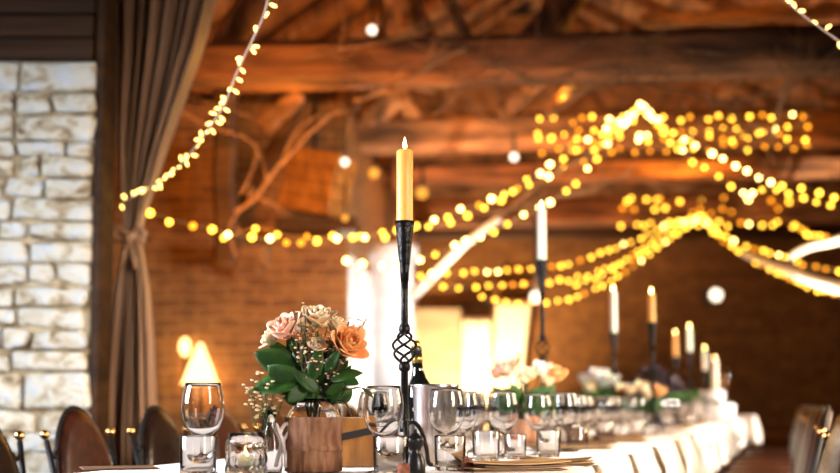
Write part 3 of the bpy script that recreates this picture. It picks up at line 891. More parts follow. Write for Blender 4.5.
for k in range(21):
    s = 3.30 + k*.42
    for a, kind in ((.80, 'w'), (.90, 'w'), (.72, 't'), (1.27, 'w'), (1.19, 'w'), (1.36, 't')):
        ss = s + rr.uniform(-.06, .06) + (.05 if kind == 't' else 0) + (.04 if a in (.9, 1.19) else -.04); aa = a + rr.uniform(-.02, .02)
        if ss > 11.2: continue
        if not T_free(ss, aa, used, .052): continue
        used.append((ss, aa, .048))
        src = wg if kind == 'w' else tb
        o = src.copy(); C.objects.link(o); p = T(ss, aa, TOP); o.location = p
        o.scale = (.95,)*3; o['label'] = lw if kind == 'w' else lt; o['group'] = grpw if kind == 'w' else grpt

# pressed glass jar with tea light
p = on_table(247, 2.64)
t = thing('pressed_glass_jar', 'bubbled pressed glass jar left of the burlap wrapped vase', 'jar', p)
bm = B()
out = []
for i in range(31):
    z = .004 + i/30*.072
    out.append((.0455, z))
prof = [(0, 0), (.042, 0)] + out + [(.041, .080), (.0405, .094), (.0385, .094), (.037, .082), (.040, .07), (.040, .01), (0, .008)]
def md_(a, z):
    if .004 <= z <= .0761:
        return 1 + .055*abs(math.sin(a*6 + (z*130//PI % 2)*PI/2))*abs(math.sin(z*130))
    return 1
lathe(bm, prof, 96, (0, 0, 0), md_); obj('glass_body', bm, 'jarglass', t)
candle((p.x, p.y, TOP+.009), .022, .018, 'wax_ivory', 'small lit tea light inside the bubbled glass jar', name='tea_light')
# mason jar vase with burlap and bow
p = on_table(313.5, 2.74)
t = thing('wrapped_jar_vase', 'large glass jar vase wrapped in burlap with a white bow', 'vase', p)
bm = B(); lathe(bm, [(0, 0), (.060, 0), (.064, .006), (.065, .12), (.060, .138), (.050, .150), (.048, .155), (.048, .172), (.0455, .172), (.0455, .156), (.047, .148), (.0575, .136), (.062, .12), (.061, .01), (0, .007)], 40); obj('glass_body', bm, 'glass', t)
bm = B(); lathe(bm, [(.0665, .004), (.0675, .03), (.0662, .05), (.0668, .08), (.0668, .118), (.0685, .129)], 96, (0, 0, 0), lambda a, z: 1 + .012*math.sin(a*5+z*50) + .010*math.sin(a*13+z*190) + .006*math.sin(a*31-z*240))
o = obj('burlap_wrap', bm, 'burlap', t); o.modifiers.new('thick', 'SOLIDIFY').thickness = .0015
bm = B(); lathe(bm, [(.0690, .052), (.0705, .057), (.0690, .064)], 64, (0, 0, 0), lambda a, z: 1 + .008*math.sin(a*5)); o = obj('twine', bm, 'burlap', t)
bm = B()
q = Vector((-.068, -.030, .072))
for sgn, hh in ((-1, .03), (1, .03)):
    tube(bm, smooth_path([q, q+Vector((-.006, -.004+sgn*.004, .02)), q+Vector((-.004+sgn*.012, -.006, .042)), q+Vector((sgn*.018, -.006, .03)), q], .004), .0045, 8)
    tube(bm, smooth_path([q, q+Vector((sgn*.008, -.006, -.03)), q+Vector((sgn*.012-.004, -.004, -.062))], .01), .005, 8)
ball(bm, q, .008, 10); obj('bow', bm, 'ribbon', t)
# bud vase
p = on_table(271, 2.70)
t = thing('bud_vase', 'small clear bud vase left of the wrapped jar', 'vase', p)
bm = B(); lathe(bm, [(0, 0), (.026, 0), (.029, .02), (.027, .07), (.015, .1), (.0115, .115), (.0125, .145), (.011, .145), (.010, .115), (.013, .1), (.025, .07), (.027, .02), (.024, .005), (0, .004)], 28); obj('glass_body', bm, 'glass', t)
# wooden box
p = on_table(357, 3.02)
t = thing('wooden_box', 'varnished wooden box with dark strap behind the wrapped jar', 'box', (p.x-.03, p.y, TOP), .04)
bm = B(); box(bm, (0, 0, .063), (.155, .11, .124), bevel=.003); obj('body', bm, 'crate', t, False)
bm = B(); box(bm, (.0, -.0575, .078), (.160, .003, .018), Matrix.Rotation(R(-12), 3, 'Y')); obj('strap', bm, 'paint_black', t, False)

# wine cooler with bottle
p = on_table(434, 3.14)
t = thing('wine_cooler', 'brushed steel wine cooler behind the tall candlestick', 'wine cooler', p)
bm = B(); lathe(bm, [(0, 0), (.052, 0), (.055, .004), (.060, .1), (.066, .206), (.068, .212), (.063, .212), (.057, .1), (.05, .01), (0, .008)], 40); obj('body', bm, 'steel', t)
t = thing('wine_bottle', 'dark wine bottle with gold collar standing in the steel cooler', 'bottle', (p.x-.022, p.y, TOP+.009))
t.rotation_euler = (0, R(-5), 0)
bm = B(); lathe(bm, [(0, 0), (.034, 0), (.037, .004), (.037, .17), (.034, .195), (.02, .222), (.0145, .245), (.0140, .262), (0, .262)], 32); obj('glass_body', bm, 'bottle', t)
bm = B(); lathe(bm, [(0, .262), (.0146, .262), (.0148, .282), (0, .282)], 24); obj('gold_collar', bm, 'foil', t)
bm = B(); lathe(bm, [(0, .282), (.0150, .282), (.0152, .301), (.0142, .304), (0, .304)], 24); obj('capsule', bm, 'paint_black', t)
bm = B(); lathe(bm, [(0, .304), (.0110, .304), (.0125, .307), (.0118, .318), (.006, .322), (0, .323)], 20); obj('stopper', bm, 'foil', t)
# pepper mill
p = on_table(415, 2.70)
t = thing('pepper_mill', 'small black turned pepper mill in front of the tall candlestick', 'pepper mill', p)
bm = B(); lathe(bm, [(0, 0), (.024, 0), (.0245, .01), (.023, .03), (.017, .044), (.013, .052), (.015, .060), (.019, .066), (.019, .072), (.021, .078), (.0175, .084), (.011, .088), (.009, .092), (0, .094)], 24); obj('body', bm, 'pepper', t)
bm = B(); ball(bm, (0, 0, .096), .006, 10); box(bm, (-.006, 0, .084), (.04, .004, .004)); obj('knob', bm, 'pepper', t)
# corks
def cork(px, Y, label, h=.030, sprig=True):
    p = on_table(px, Y)
    t = thing('cork_card_holder', label, 'card holder', p)
    bm = B(); lathe(bm, [(0, 0), (.0135, 0), (.0145, .002), (.0145, h*.7), (.0125, h*.85), (.009, h), (0, h)], 18); obj('cork', bm, 'cork', t)
    bm = B()
    tube(bm, [(0, 0, h-.004), (.001, 0, h+.010), (.004, 0, h+.018), (.0, 0, h+.027), (-.004, 0, h+.018), (.001, 0, h+.012)], .0011, 6); obj('wire_clip', bm, 'paint_black', t)
cork(403.5, 2.58, 'brown cork card holder in front of the pepper mill')
cork(467, 2.80, 'brown cork card holder with wire clip right of the water glass')
cork(514, 3.62, 'brown cork card holder at the kraft menus, centre of the table')
cork(553, 4.05, 'brown cork card holder beyond the stacked kraft menus')
cork(595, 5.0, 'blurred brown cork card holder far down the table')

# kraft menu stacks
def menu(px, Y, rz, label, w_=.24, d_=.17, n=4):
    p = on_table(px, Y)
    t = thing('menu_card', label, 'menu', p, rz)
    z = .0008
    for k in range(n):
        th = .0035
        bm = B(); NXX = 8; rot = random.uniform(-.25, .25)
        g_ = []
        ww, dd = w_*random.uniform(.85, 1.05), d_*random.uniform(.85, 1.05)
        curl = random.uniform(.001, .004)*k
        for i in range(NXX+1):
            u_ = i/NXX-.5
            rowv = []
            for v_ in (-.5, .5):
                x = u_*ww; y = v_*dd
                X = x*math.cos(rot)-y*math.sin(rot); Y_ = x*math.sin(rot)+y*math.cos(rot)
                rowv.append(bm.verts.new((X, Y_, z + curl*4*u_*u_)))
            g_.append(rowv)
        for i in range(NXX): bm.faces.new((g_[i][0], g_[i+1][0], g_[i+1][1], g_[i][1]))
        r_ = bmesh.ops.extrude_face_region(bm, geom=bm.faces[:])
        bmesh.ops.translate(bm, vec=(0, 0, th-.0008), verts=[v for v in r_['geom'] if isinstance(v, bmesh.types.BMVert)])
        bmesh.ops.recalc_face_normals(bm, faces=bm.faces)
        obj('paper_sheet', bm, 'kraftdark' if k % 2 == 0 else 'kraft', t, False)
        z += th + .0004 + .001*k
    return t
menu(120, 2.92, .2, 'dark menu sheets lying on the left edge of the table', .2, .14, 1)
menu(510, 2.86, .3, 'kraft menu cards nearest the camera, right of the cork', .26, .16)
menu(556, 3.12, -.2, 'kraft menu cards lying by the bottom edge, at the folded white napkin', .2, .14, 3)
menu(570, 4.05, .2, 'thick stack of kraft menu cards in front of the glass crowd', .28, .2, 5)
menu(612, 5.0, .1, 'kraft menu cards at the place beyond the thick stack', .26, .2, 5)
for k in range(8):
    p_ = T(5.75+.74*k, .68)
    pxx = 420 + F*p_.x/p_.y
    menu(pxx, p_.y, -TH+.2, 'blurred kraft menu card further down the right side', .2, .14, 2)['group'] = 'menu cards far down the right side'

# napkins hanging over the right edge
def napkin(s, wd, label, group=None, drop=.24, inn=.16):
    bm = B(); NA, NB = 12, 22; g_ = []
    tot = inn + drop
    for j in range(NB+1):
        d = j/NB*tot
        row = []
        for i in range(NA+1):
            u_ = (i/NA-.5)
            off = .006*math.sin(i/NA*2*PI*1.5+s) * min(1, max(0, (d-inn)/.08))
            if d < inn: a_, z = A_R + inn - d, TOP+.004 + .004*math.cos(u_*8)
            else: a_, z = A_R - .058 - off - .012*min(1, (d-inn)/.02), TOP + .004 - (d-inn)
            if d < inn: a_ = A_R - .045 + (inn-d)*1.28
            row.append(bm.verts.new(T(s + u_*wd*(1-.15*d/tot), a_, z)))
        g_.append(row)
    for j in range(NB):
        for i in range(NA): bm.faces.new((g_[j][i], g_[j+1][i], g_[j+1][i+1], g_[j][i+1]))
    o = obj('napkin', bm, 'napkin'); o.modifiers.new('thick', 'SOLIDIFY').thickness = .003
    tag(o, label, 'napkin', group)
napkin(3.16, .10, 'white napkin hanging over the table edge nearest the camera', drop=.2)
napkin(3.90, .12, 'second white napkin hanging over the right table edge')
napkin(4.64, .16, 'bright white napkin hanging at the right edge beyond the menu stack')
for k in range(10):
    napkin(5.6+.9*k, .2, 'blurred white napkin hanging over the far right edge', 'napkins far down the right edge')

# ------------------------------------------------------------------ flowers
def petal_surf(bm, base, dirv, up, L, W, cup, curl, thick=.0):
    """one curved petal from base, growing along up and leaning along dirv"""
    side = up.cross(dirv).normalized(); NU_, NV_ = 4, 5; g_ = []
    for j in range(NV_+1):
        f = j/NV_
        wv = W*math.sin(PI*(.18 + .70*f))**.8
        row = []
        for i in range(NU_+1):
            u_ = i/NU_*2-1
            out = cup*math.sin(f*PI*.6) + curl*f*f*f
            back = -abs(u_)**2*wv*.45
            p = base + up*(L*f*(1-.10*u_*u_)) + dirv*(out+back) + side*(u_*wv)
            row.append(bm.verts.new(p))
        g_.append(row)
    for j in range(NV_):
        for i in range(NU_): bm.faces.new((g_[j][i], g_[j][i+1], g_[j+1][i+1], g_[j+1][i]))
def rose(parent, c, r, axis, mat, label=None, petals=20):
    bm = B(); up = Vector(axis).normalized(); s = up.orthogonal().normalized(); q = up.cross(s)
    c = Vector(c)
    for k in range(petals):
        f = k/petals; a = k*2.399
        d = s*math.cos(a)+q*math.sin(a)
        petal_surf(bm, c - up*r*.55 + d*r*.08, d, up, r*(1.30-.30*f), r*(.30+.42*f), r*(.16+.55*f), r*(.02+.62*f*f))
    o = obj('rose', bm, mat, parent); o.modifiers.new('thick', 'SOLIDIFY').thickness = r*.03
    if label: o['label'] = label
    return o
def leaf_mesh(bm, base, d, nrm, L, W, bend=.2):
    d = Vector(d).normalized(); n_ = Vector(nrm); s = d.cross(n_).normalized(); n_ = s.cross(d)
    base = Vector(base); rows_ = []
    for j in range(9):
        f = j/8; wv = W*math.sin(PI*min(1, f*.97+.03))**.75*(1-.25*f)
        c_ = base + d*(L*f) - n_*(bend*L*f*f)
        rows_.append([bm.verts.new(c_ + s*(u_*wv) + n_*(.18*abs(u_)*wv)) for u_ in (-1, -.5, 0, .5, 1)])
    for j in range(8):
        for i in range(4):
            bm.faces.new((rows_[j][i], rows_[j][i+1], rows_[j+1][i+1], rows_[j+1][i]))
def leaf(parent, base, d, nrm, L, W, bend=.2, mat='leaf'):
    bm = B(); leaf_mesh(bm, base, d, nrm, L, W, bend)
    o = obj('leaf', bm, mat, parent); o.modifiers.new('thick', 'SOLIDIFY').thickness = .0008
    return o
def sprig(parent, base, tip, rnd, n=9, fl=.0035, mat='petal_white', stemmat='drystem', spread=.03):
    bm = B(); base, tip = Vector(base), Vector(tip)
    mid_ = base.lerp(tip, .5) + Vector((rnd.uniform(-.01, .01),)*3)
    path = smooth_path([base, mid_, tip], .012)
    tube(bm, path, .0011, 5)
    tips = [tip]
    for k in range(n):
        b_ = path[int(len(path)*rnd.uniform(.5, .98))]
        e = b_ + Vector((rnd.uniform(-1, 1), rnd.uniform(-1, 1), rnd.uniform(.1, 1.2)))*spread*.7
        tube(bm, [b_, e], .0007, 4); tips.append(e)
    for f_ in bm.faces: f_.material_index = 0
    n0 = len(bm.faces)
    for e in tips:
        for q_ in range(5):
            a = q_*2*PI/5
            ball(bm, e + Vector((math.cos(a)*fl*.7, math.sin(a)*fl*.7, rnd.uniform(-.2, .2)*fl)), fl*.62, 6)
    bm.faces.ensure_lookup_table()
    for f_ in bm.faces[n0:]: f_.material_index = 1
    o = obj('sprig', bm, stemmat, parent)
    o.data.materials.append(M[mat])
# first bouquet: coordinates are offsets in metres from the jar mouth centre
rnd = random.Random(11)
p = on_table(313.5, 2.74)
t = thing('flower_bouquet', 'large bouquet of blush, cream and peach roses in the burlap wrapped jar', 'bouquet', (p.x, p.y, TOP))
def loc_px(px, py, dy=0.0):
    q_ = at(px, py, 2.74+dy); return Vector((q_.x-p.x, q_.y-p.y, q_.z-TOP))
roses = [(286, 328, -.02, .036, (-.45, -.5, .8), 'petal_pink', 'blush pink rose'), (271, 338, .02, .026, (-.9, -.3, .5), 'petal_cream', None),
         (318, 318, -.01, .034, (.05, -.45, 1), 'petal_cream', 'cream rose'), (304, 326, .03, .026, (-.1, -.2, 1), 'petal_cream', None),
         (347, 343, -.03, .040, (.55, -.75, .45), 'petal_peach', 'peach orange rose'), (337, 326, .03, .028, (.4, -.2, .9), 'petal_cream', None),
         (332, 345, .05, .026, (.3, -.2, .9), 'petal_peach', None), (318, 345, -.03, .018, (0, -.8, .5), 'petal_cream', None)]
for (x_, y_, dy, r_, ax, mt, lb) in roses:
    r_ *= 1.12; c_ = loc_px(x_, y_, dy); rose(t, c_, r_, ax, mt, lb)
    bm = B(); tube(bm, smooth_path([Vector((rnd.uniform(-.02, .02), rnd.uniform(-.02, .02), .03)), Vector((c_.x*.25, c_.y*.25, .17)), c_ - Vector(ax).normalized()*r_*.5], .02), .0024, 6); obj('stem', bm, 'stem', t)
leaves = [(302, 380, 256, 384, -.06, .052), (300, 372, 258, 354, -.03, .046), (306, 385, 290, 400, -.06, .03), (300, 385, 270, 370, -.065, .046), (330, 380, 358, 370, -.05, .028),
          (322, 388, 345, 362, 0, .03), (312, 380, 318, 352, -.055, .026), (308, 372, 296, 345, -.03, .022), (326, 372, 338, 352, -.05, .02), (296, 362, 268, 340, .01, .02),
          (318, 392, 300, 372, -.065, .026), (326, 395, 342, 385, -.04, .02), (300, 396, 284, 384, -.03, .024), (334, 372, 356, 384, -.02, .024)]
for (x0, y0, x1, y1, dy, wd) in leaves:
    a_ = loc_px(x0, y0, dy*.6); b_ = loc_px(x1, y1, dy)
    leaf(t, a_, b_-a_, Vector((rnd.uniform(-.8, .8), -1, rnd.uniform(-.3, 1.2))), (b_-a_).length*1.1, wd*.8, rnd.uniform(.05, .3))
for k in range(46):
    x1 = rnd.uniform(284, 350); y1 = rnd.uniform(335, 398)
    a_ = Vector((rnd.uniform(-.02, .02), rnd.uniform(-.02, .02), .13)); b_ = loc_px(x1, y1, rnd.uniform(-.04, .05))
    leaf(t, a_.lerp(b_, .55), b_-a_, Vector((rnd.uniform(-.6, .6), -1, rnd.uniform(-.2, .8))), (b_-a_).length*.45+.01, rnd.uniform(.012, .024), .15)
for (x1, y1) in ((303, 303), (308, 308), (299, 312), (360, 326), (366, 320), (333, 312), (350, 318), (310, 338), (325, 350), (330, 338), (302, 345), (341, 362), (315, 362), (290, 318), (306, 352), (312, 346), (320, 356), (328, 362), (336, 352), (298, 356), (316, 330), (324, 336), (300, 338), (344, 370), (312, 370), (327, 326)):
    b_ = loc_px(x1, y1, rnd.uniform(-.05, .03)); sprig(t, (b_.x*.2, b_.y*.2, .16), b_, rnd, 8, .0026, 'petal_cream' if rnd.random() < .6 else 'petal_pink', 'drystem', .025)
# trailing leafy twig to the right
bm = B(); tube(bm, smooth_path([loc_px(338, 392), loc_px(350, 389, -.02), loc_px(363, 388, -.03), loc_px(374, 398, -.03)], .01), .0022, 6); tw = obj('twig', bm, 'drystem', t)
leaf(tw, loc_px(362, 388, -.03), loc_px(376, 397, -.03)-loc_px(362, 388, -.03), (0, -.6, 1), .035, .009)
bm = B(); tube(bm, smooth_path([loc_px(336, 400), loc_px(345, 402, -.02), loc_px(352, 418, -.03)], .01), .0022, 6); obj('twig', bm, 'drystem', t)
# bud vase posy
p2 = on_table(271, 2.70)
t = thing('posy', 'small posy of white filler flowers in the bud vase', 'flowers', (p2.x, p2.y, TOP))
for (x1, y1) in ((252, 380), (247, 388), (258, 372), (262, 392), (268, 384), (250, 400), (258, 406), (274, 390), (264, 402), (284, 396)):
    q_ = at(x1, y1, 2.70+rnd.uniform(-.03, .03)); b_ = Vector((q_.x-p2.x, q_.y-p2.y, q_.z-TOP)); sprig(t, (0, 0, .08), b_, rnd, 6, .0036, 'petal_cream', 'stem', .022)
# other bouquets
def bouquet(px, Y, name_label, heads, vase_label, vase_mat, vz=.12, vr=.055, leafmat='leaf', nleaf=26, zr=.12, wr=.13, seed=4, cat='bouquet'):
    rnd = random.Random(seed); p = on_table(px, Y)
    v = thing('wrapped_jar_vase' if vase_mat == 'burlap' else 'glass_vase', vase_label, 'vase', p)
    bm = B(); lathe(bm, [(0, 0), (vr*.9, 0), (vr, .01), (vr, vz*.85), (vr*.8, vz), (vr*.74, vz), (vr*.92, vz*.83), (vr*.9, .012), (0, .01)], 28); obj('glass_body', bm, 'glass', v)
    if vase_mat == 'burlap':
        bm = B(); lathe(bm, [(vr*1.03, .005), (vr*1.05, vz*.4), (vr*1.03, vz*.8)], 40); o = obj('burlap_wrap', bm, 'burlap', v); o.modifiers.new('thick', 'SOLIDIFY').thickness = .0015
    t = thing('flower_bouquet', name_label, cat, p)
    for (x_, y_, r_, mt) in heads:
        r_ *= 1.3; q_ = at(x_, y_, Y + rnd.uniform(-.06, .04)); c_ = q_-p
        ax = Vector((c_.x*3, -.5, .6+max(0, c_.z-vz)*2)); rose(t, c_, r_, ax, mt, None, 14)
        bm = B(); tube(bm, [(rnd.uniform(-.01, .01), 0, .02), (c_.x*.3, c_.y*.3, vz), c_], .003, 5); obj('stem', bm, 'stem', t)
    for k in range(nleaf):
        a = rnd.uniform(0, 2*PI); el = rnd.uniform(.05, 1)
        d = Vector((math.cos(a)*wr*1.0, math.sin(a)*wr*.8, zr*el))
        b_ = Vector((0, 0, vz*.95)); L = d.length
        leaf(t, b_ + d*.35, d, Vector((rnd.uniform(-.8, .8), -1, rnd.uniform(-.4, .7))), L*.68, rnd.uniform(.020, .036), .15, leafmat)
    return t
bouquet(524, 4.45, 'blurred bouquet of pink, cream and peach roses second down the table', [(505, 370, .036, 'petal_pink'), (497, 374, .024, 'petal_pink'), (540, 369, .030, 'petal_white'), (529, 374, .026, 'petal_cream'), (554, 374, .036, 'petal_peach'), (514, 364, .02, 'petal_cream'), (546, 381, .024, 'petal_cream'), (518, 356, .012, 'petal_cream'), (523, 379, .022, 'petal_cream')],
        'burlap wrapped jar under the pink and cream bouquet', 'burlap', .13, .055, seed=5, nleaf=60, zr=.11, wr=.12)
bouquet(598, 7.9, 'small round bouquet of white roses under the tall white candle', [(586, 380, .045, 'petal_white'), (598, 376, .05, 'petal_white'), (610, 380, .045, 'petal_white'), (604, 384, .04, 'petal_white'), (589, 387, .04, 'petal_cream'), (616, 386, .03, 'petal_cream')],
        'glass vase under the small white bouquet', 'glass', .16, .05, seed=6, wr=.12, zr=.13)
bouquet(636, 7.2, 'low bouquet of yellow and cream roses by the dark foliage', [(630, 390, .035, 'petal_cream'), (642, 388, .04, 'petal_cream'), (657, 391, .04, 'petal_peach'), (647, 394, .03, 'petal_cream')],
        'low glass vase under the yellow and cream flowers', 'glass', .12, .05, seed=7, wr=.16, zr=.11)
# dark foliage arrangement
pd = on_table(655, 8.6)
t = thing('foliage_arrangement', 'dark purple foliage arrangement spreading around the far candlestick', 'foliage', pd)
rnd = random.Random(9)
bm = B(); lathe(bm, [(0, 0), (.09, 0), (.1, .02), (.05, .05), (.06, .18), (.1, .24), (0, .24)], 20); obj('iron_bowl', bm, 'iron', t)
for k in range(60):
    f = rnd.random()
    px_ = 626+f*56; top = 385 - 16*math.sin(PI*min(1, f*1.05))**1.0
    q_ = at(px_, rnd.uniform(top, 392), 8.6+rnd.uniform(-.15, .15)); b_ = q_-pd
    leaf(t, b_, Vector((rnd.uniform(-1, 1), rnd.uniform(-1, 1), rnd.uniform(-.4, .6))), Vector((0, -1, .5)), .09, .032, .2, 'leafdark')
# cake
p = on_table(709, 11.6)
t = thing('wedding_cake', 'white two tier iced cake with green garland at the table end', 'cake', p)
bm = B(); lathe(bm, [(0, 0), (.30, 0), (.30, .012), (0, .012)], 36); obj('board', bm, 'icing', t)
bm = B(); lathe(bm, [(0, .013), (.245, .013), (.25, .03), (.25, .15), (.235, .165), (0, .166)], 36); obj('tier', bm, 'icing', t)
bm = B(); lathe(bm, [(0, .167), (.145, .167), (.15, .18), (.15, .285), (.14, .297), (0, .298)], 36); obj('tier', bm, 'icing', t)
for k in range(30):
    a = k/30*2*PI; q_ = Vector((.17*math.cos(a), .17*math.sin(a), .18))
    leaf(t, q_, Vector((math.cos(a+1), math.sin(a+1), .2)), Vector((math.cos(a), math.sin(a), .6)), .07, .02)
# green garland lying before the cake
pg_ = on_table(676, 9.0)
t = thing('leaf_garland', 'green leaf garland lying left of the cake', 'garland', pg_)
bm = B(); tube(bm, [at(662, 398, 9.0)-pg_, at(676, 396, 9.2)-pg_, at(694, 394, 9.4)-pg_], .008); obj('stem', bm, 'stem', t)
for k in range(40):
    f = rnd.random(); q_ = at(660+f*36, rnd.uniform(392, 401), 9.0+.4*f+rnd.uniform(-.05, .05)) - pg_
    leaf(t, q_, Vector((rnd.uniform(-1, 1), rnd.uniform(-1, 1), rnd.uniform(-.3, .5))), Vector((0, -1, .5)), .08, .022)
bm = B(); lathe(bm, [(0, 0), (.1, 0), (.1, .015), (.02, .03), (.02, .16), (.12, .18), (.12, .195), (0, .2)], 24); obj('stand', bm, 'iron', t)

# ------------------------------------------------------------------ branches
def branch_tube(bm, path, r0, r1):
    n = len(path); tube(bm, path, [r0+(r1-r0)*i/(n-1) for i in range(n)], 6)
def branch(label, pts, r0, r1, mat='branch', twigs=0, seed=0, tl=.35, name='bare_branch', wob=.03):
    """pts: (px,py,Y)"""
    rnd = random.Random(seed)
    P = [at(*q) for q in pts]
    path = smooth_path(P, .06)
    path = [q + Vector((noise.noise(q*3+Vector((seed, 0, 0))), noise.noise(q*3+Vector((0, seed, 5))), noise.noise(q*3+Vector((9, 0, seed)))))*wob for q in path]
    bm = B(); branch_tube(bm, path, r0, r1)
    o = obj(name, bm, mat); tag(o, label, 'branch')
    if twigs:
        for k in range(twigs):
            i = rnd.randrange(1, len(path)-1); b_ = path[i]; d = (path[i+1]-path[i-1]).normalized()
            v = Vector((rnd.uniform(-1, 1), rnd.uniform(-.5, .5), rnd.uniform(-1, 1))) + d*.8; v.normalize()
            L = tl*rnd.uniform(.5, 1.2); q1 = b_ + v*L*.5 + Vector((0, 0, rnd.uniform(-.08, .08)))
            v2 = (v + Vector((rnd.uniform(-.6, .6), 0, rnd.uniform(-.6, .6)))).normalized()
            bm = B()
            tube(bm, smooth_path([b_, q1, q1+v2*L*.6], .05), max(.003, r1*.6), 5)
            q2 = b_.lerp(q1, .7); tube(bm, [q2, q2+(v2-v*.2+Vector((rnd.uniform(-.5, .5), 0, rnd.uniform(-.5, .5))))*L*.4], max(.0022, r1*.4), 4)
            obj('twig', bm, mat, o)
    return o
branch('long bare branch slanting up past the slanting wooden box', [(235, 212, 8.0), (262, 190, 7.9), (300, 145, 7.8), (335, 108, 7.7)], .016, .012, twigs=5, seed=1)
branch('yellow lit forked branch in front of the big tie beam', [(352, 100, 7.7), (385, 90, 7.65), (420, 72, 7.6), (470, 48, 7.6)], .02, .011, twigs=6, seed=2)
branch('short pale fork reaching right under the big tie beam', [(384, 90, 7.66), (408, 86, 7.6), (440, 96, 7.6)], .017, .010, seed=3)
branch('thick white branch lit brightly, rising left to right behind the tall candlestick', [(413, 297, 9.9), (440, 268, 9.6), (470, 240, 9.2), (500, 218, 9.0)], .042, .026, 'whitebranch', seed=4, wob=.01)
branch('thin pale branch continuing up toward the garland peak', [(500, 218, 8.95), (540, 185, 8.7), (600, 150, 8.5)], .022, .010, 'branch', 4, seed=5)
branch('thick white branch lit brightly at the right frame edge', [(742, 254, 12.3), (775, 266, 11.6), (805, 277, 10.8), (860, 294, 10.0)], .028, .062, 'whitebranch', seed=6, wob=.008)
branch('curved pale branch above the thick white one at the right edge', [(790, 258, 11.6), (808, 248, 11.2), (860, 236, 10.6)], .03, .045, 'whitebranch', seed=7, wob=.02)
tw = [[(470, 60, 7.8), (540, 78, 7.8), (610, 66, 7.8), (680, 80, 7.8)], [(560, 95, 7.9), (640, 84, 7.9), (720, 100, 7.8), (800, 84, 7.8)], [(600, 20, 8), (660, 45, 7.75), (730, 50, 7.7), (830, 70, 7.6)],
      [(770, 140, 8.5), (790, 80, 8.2), (845, 60, 8)], [(430, 110, 8.0), (480, 80, 7.9), (520, 60, 7.9)], [(660, 150, 9.3), (720, 130, 9.2), (800, 150, 9)],
      [(300, 60, 7.9), (380, 40, 7.9), (450, 20, 7.9)], [(190, 60, 7.6), (180, 110, 7.6), (255, 150, 7.7), (240, 200, 7.7)], [(430, 215, 8.9), (540, 205, 8.9), (640, 170, 8.9)]]
nm = ['among the left end of the central twigs', 'along the lower side of the big tie beam', 'across the top of the big tie beam', 'hooked up at the right frame edge', 'beside the forked yellow branch',
      'under the garland rows', 'above the big tie beam near the white lamp', 'curling down beside the curtain', 'behind the left garlands']
tw = [[(a_, b_, c_ - (.75 if c_ < 8.6 and a_ > 260 else 0)) for a_, b_, c_ in q] for q in tw]
for k, pts in enumerate(tw):
    branch('thin bare branch with twigs ' + nm[k], pts, .010, .006, 'branch', 12 if k not in (7,) else 4, seed=20+k, tl=.5, wob=.05)

# ------------------------------------------------------------------ string lights
def bulb_me(name, mat, r, elong=1.0):
    bm = B(); q = bmesh.ops.create_icosphere(bm, subdivisions=2, radius=r); bmesh.ops.scale(bm, vec=(1, 1, elong), verts=bm.verts)
    me = bpy.data.meshes.new(name); bm.to_mesh(me); bm.free(); me.materials.append(M[mat])
    for pl in me.polygons: pl.use_smooth = True
    return me
BM = {'y': bulb_me('bulb_yellow', 'bulb_y', .018), 'w': bulb_me('bulb_white', 'bulb_w', .018), 'o': bulb_me('bulb_amber', 'bulb_o', .018), 'n': bulb_me('bulb_near', 'bulb_n', .0058, 2.1)}
ROWCUT = 100
def garland(label, pts, spacing, mix, group=None, seed=0, jit=.018, wire='wire2', wr=.0028, near=False, sizes=1.0):
    rnd = random.Random(seed)
    P = [at(*q) for q in pts]
    path = smooth_path(P, .03)
    t = thing('string_lights', label, 'string lights', (0, 0, 0), 0, group)
    bm = B(); tube(bm, path, wr, 5); obj('wire', bm, wire, t)
    st = max(1, int(round(spacing/.03)))
    idx = list(range(0, len(path), st))
    for i in idx:
        if near:
            for q in range(rnd.choice((1, 1, 2))):
                d = Vector((rnd.uniform(-1, 1), rnd.uniform(-.4, .4), rnd.uniform(-.8, .8))); d.normalize()
                o = bpy.data.objects.new('bulb', BM['n']); C.objects.link(o); o.parent = t
                o.location = path[i] + d*.020; o.rotation_euler = d.to_track_quat('Z', 'Y').to_euler()
        else:
            k = rnd.choices(list(mix), list(mix.values()))[0]
            o = bpy.data.objects.new('bulb', BM[k]); C.objects.link(o); o.parent = t
            o.location = path[i] + Vector((rnd.uniform(-1, 1), rnd.uniform(-1, 1), rnd.uniform(-1, .6)))*jit
            s_ = sizes*rnd.uniform(.85, 1.15); o.scale = (s_,)*3
    return t
YW = {'y': 6, 'w': 3, 'o': 1}; YY = {'y': 8, 'w': 1, 'o': 2}; OO = {'y': 1, 'o': 4}; WW = {'y': 4, 'w': 5}
garland('near fairy light strand climbing from the curtain tie to the top edge', [(121, 203, 5.35), (145, 190, 5.0), (162, 181, 4.8), (182, 163, 4.5), (204, 135, 4.2), (224, 105, 3.95), (236, 75, 3.8), (250, 45, 3.65), (264, 15, 3.55), (270, -12, 3.5)], .054, None, seed=1, wire='wire', wr=.0042, near=True)
garland('near fairy light strand across the top right corner', [(772, -14, 4.0), (795, 9, 4.0), (812, 22, 4.0), (826, 32, 4.0), (846, 46, 4.0)], .06, None, seed=2, wire='wire', wr=.003, near=True)
PK1 = (640, 105, 9.75); PK2 = (700, 216, 14.1)
garland('lowest fairy strand from curtain through the middle up to the first peak', [(150, 213, 5.7), (185, 223, 5.9), (213, 229, 6.1), (245, 237, 6.3), (300, 241, 6.7), (355, 238, 7.1), (400, 231, 7.4), (450, 215, 7.7), (510, 190, 8.1), (560, 160, 8.5), (605, 130, 8.8), PK1], .16, YW, seed=3)
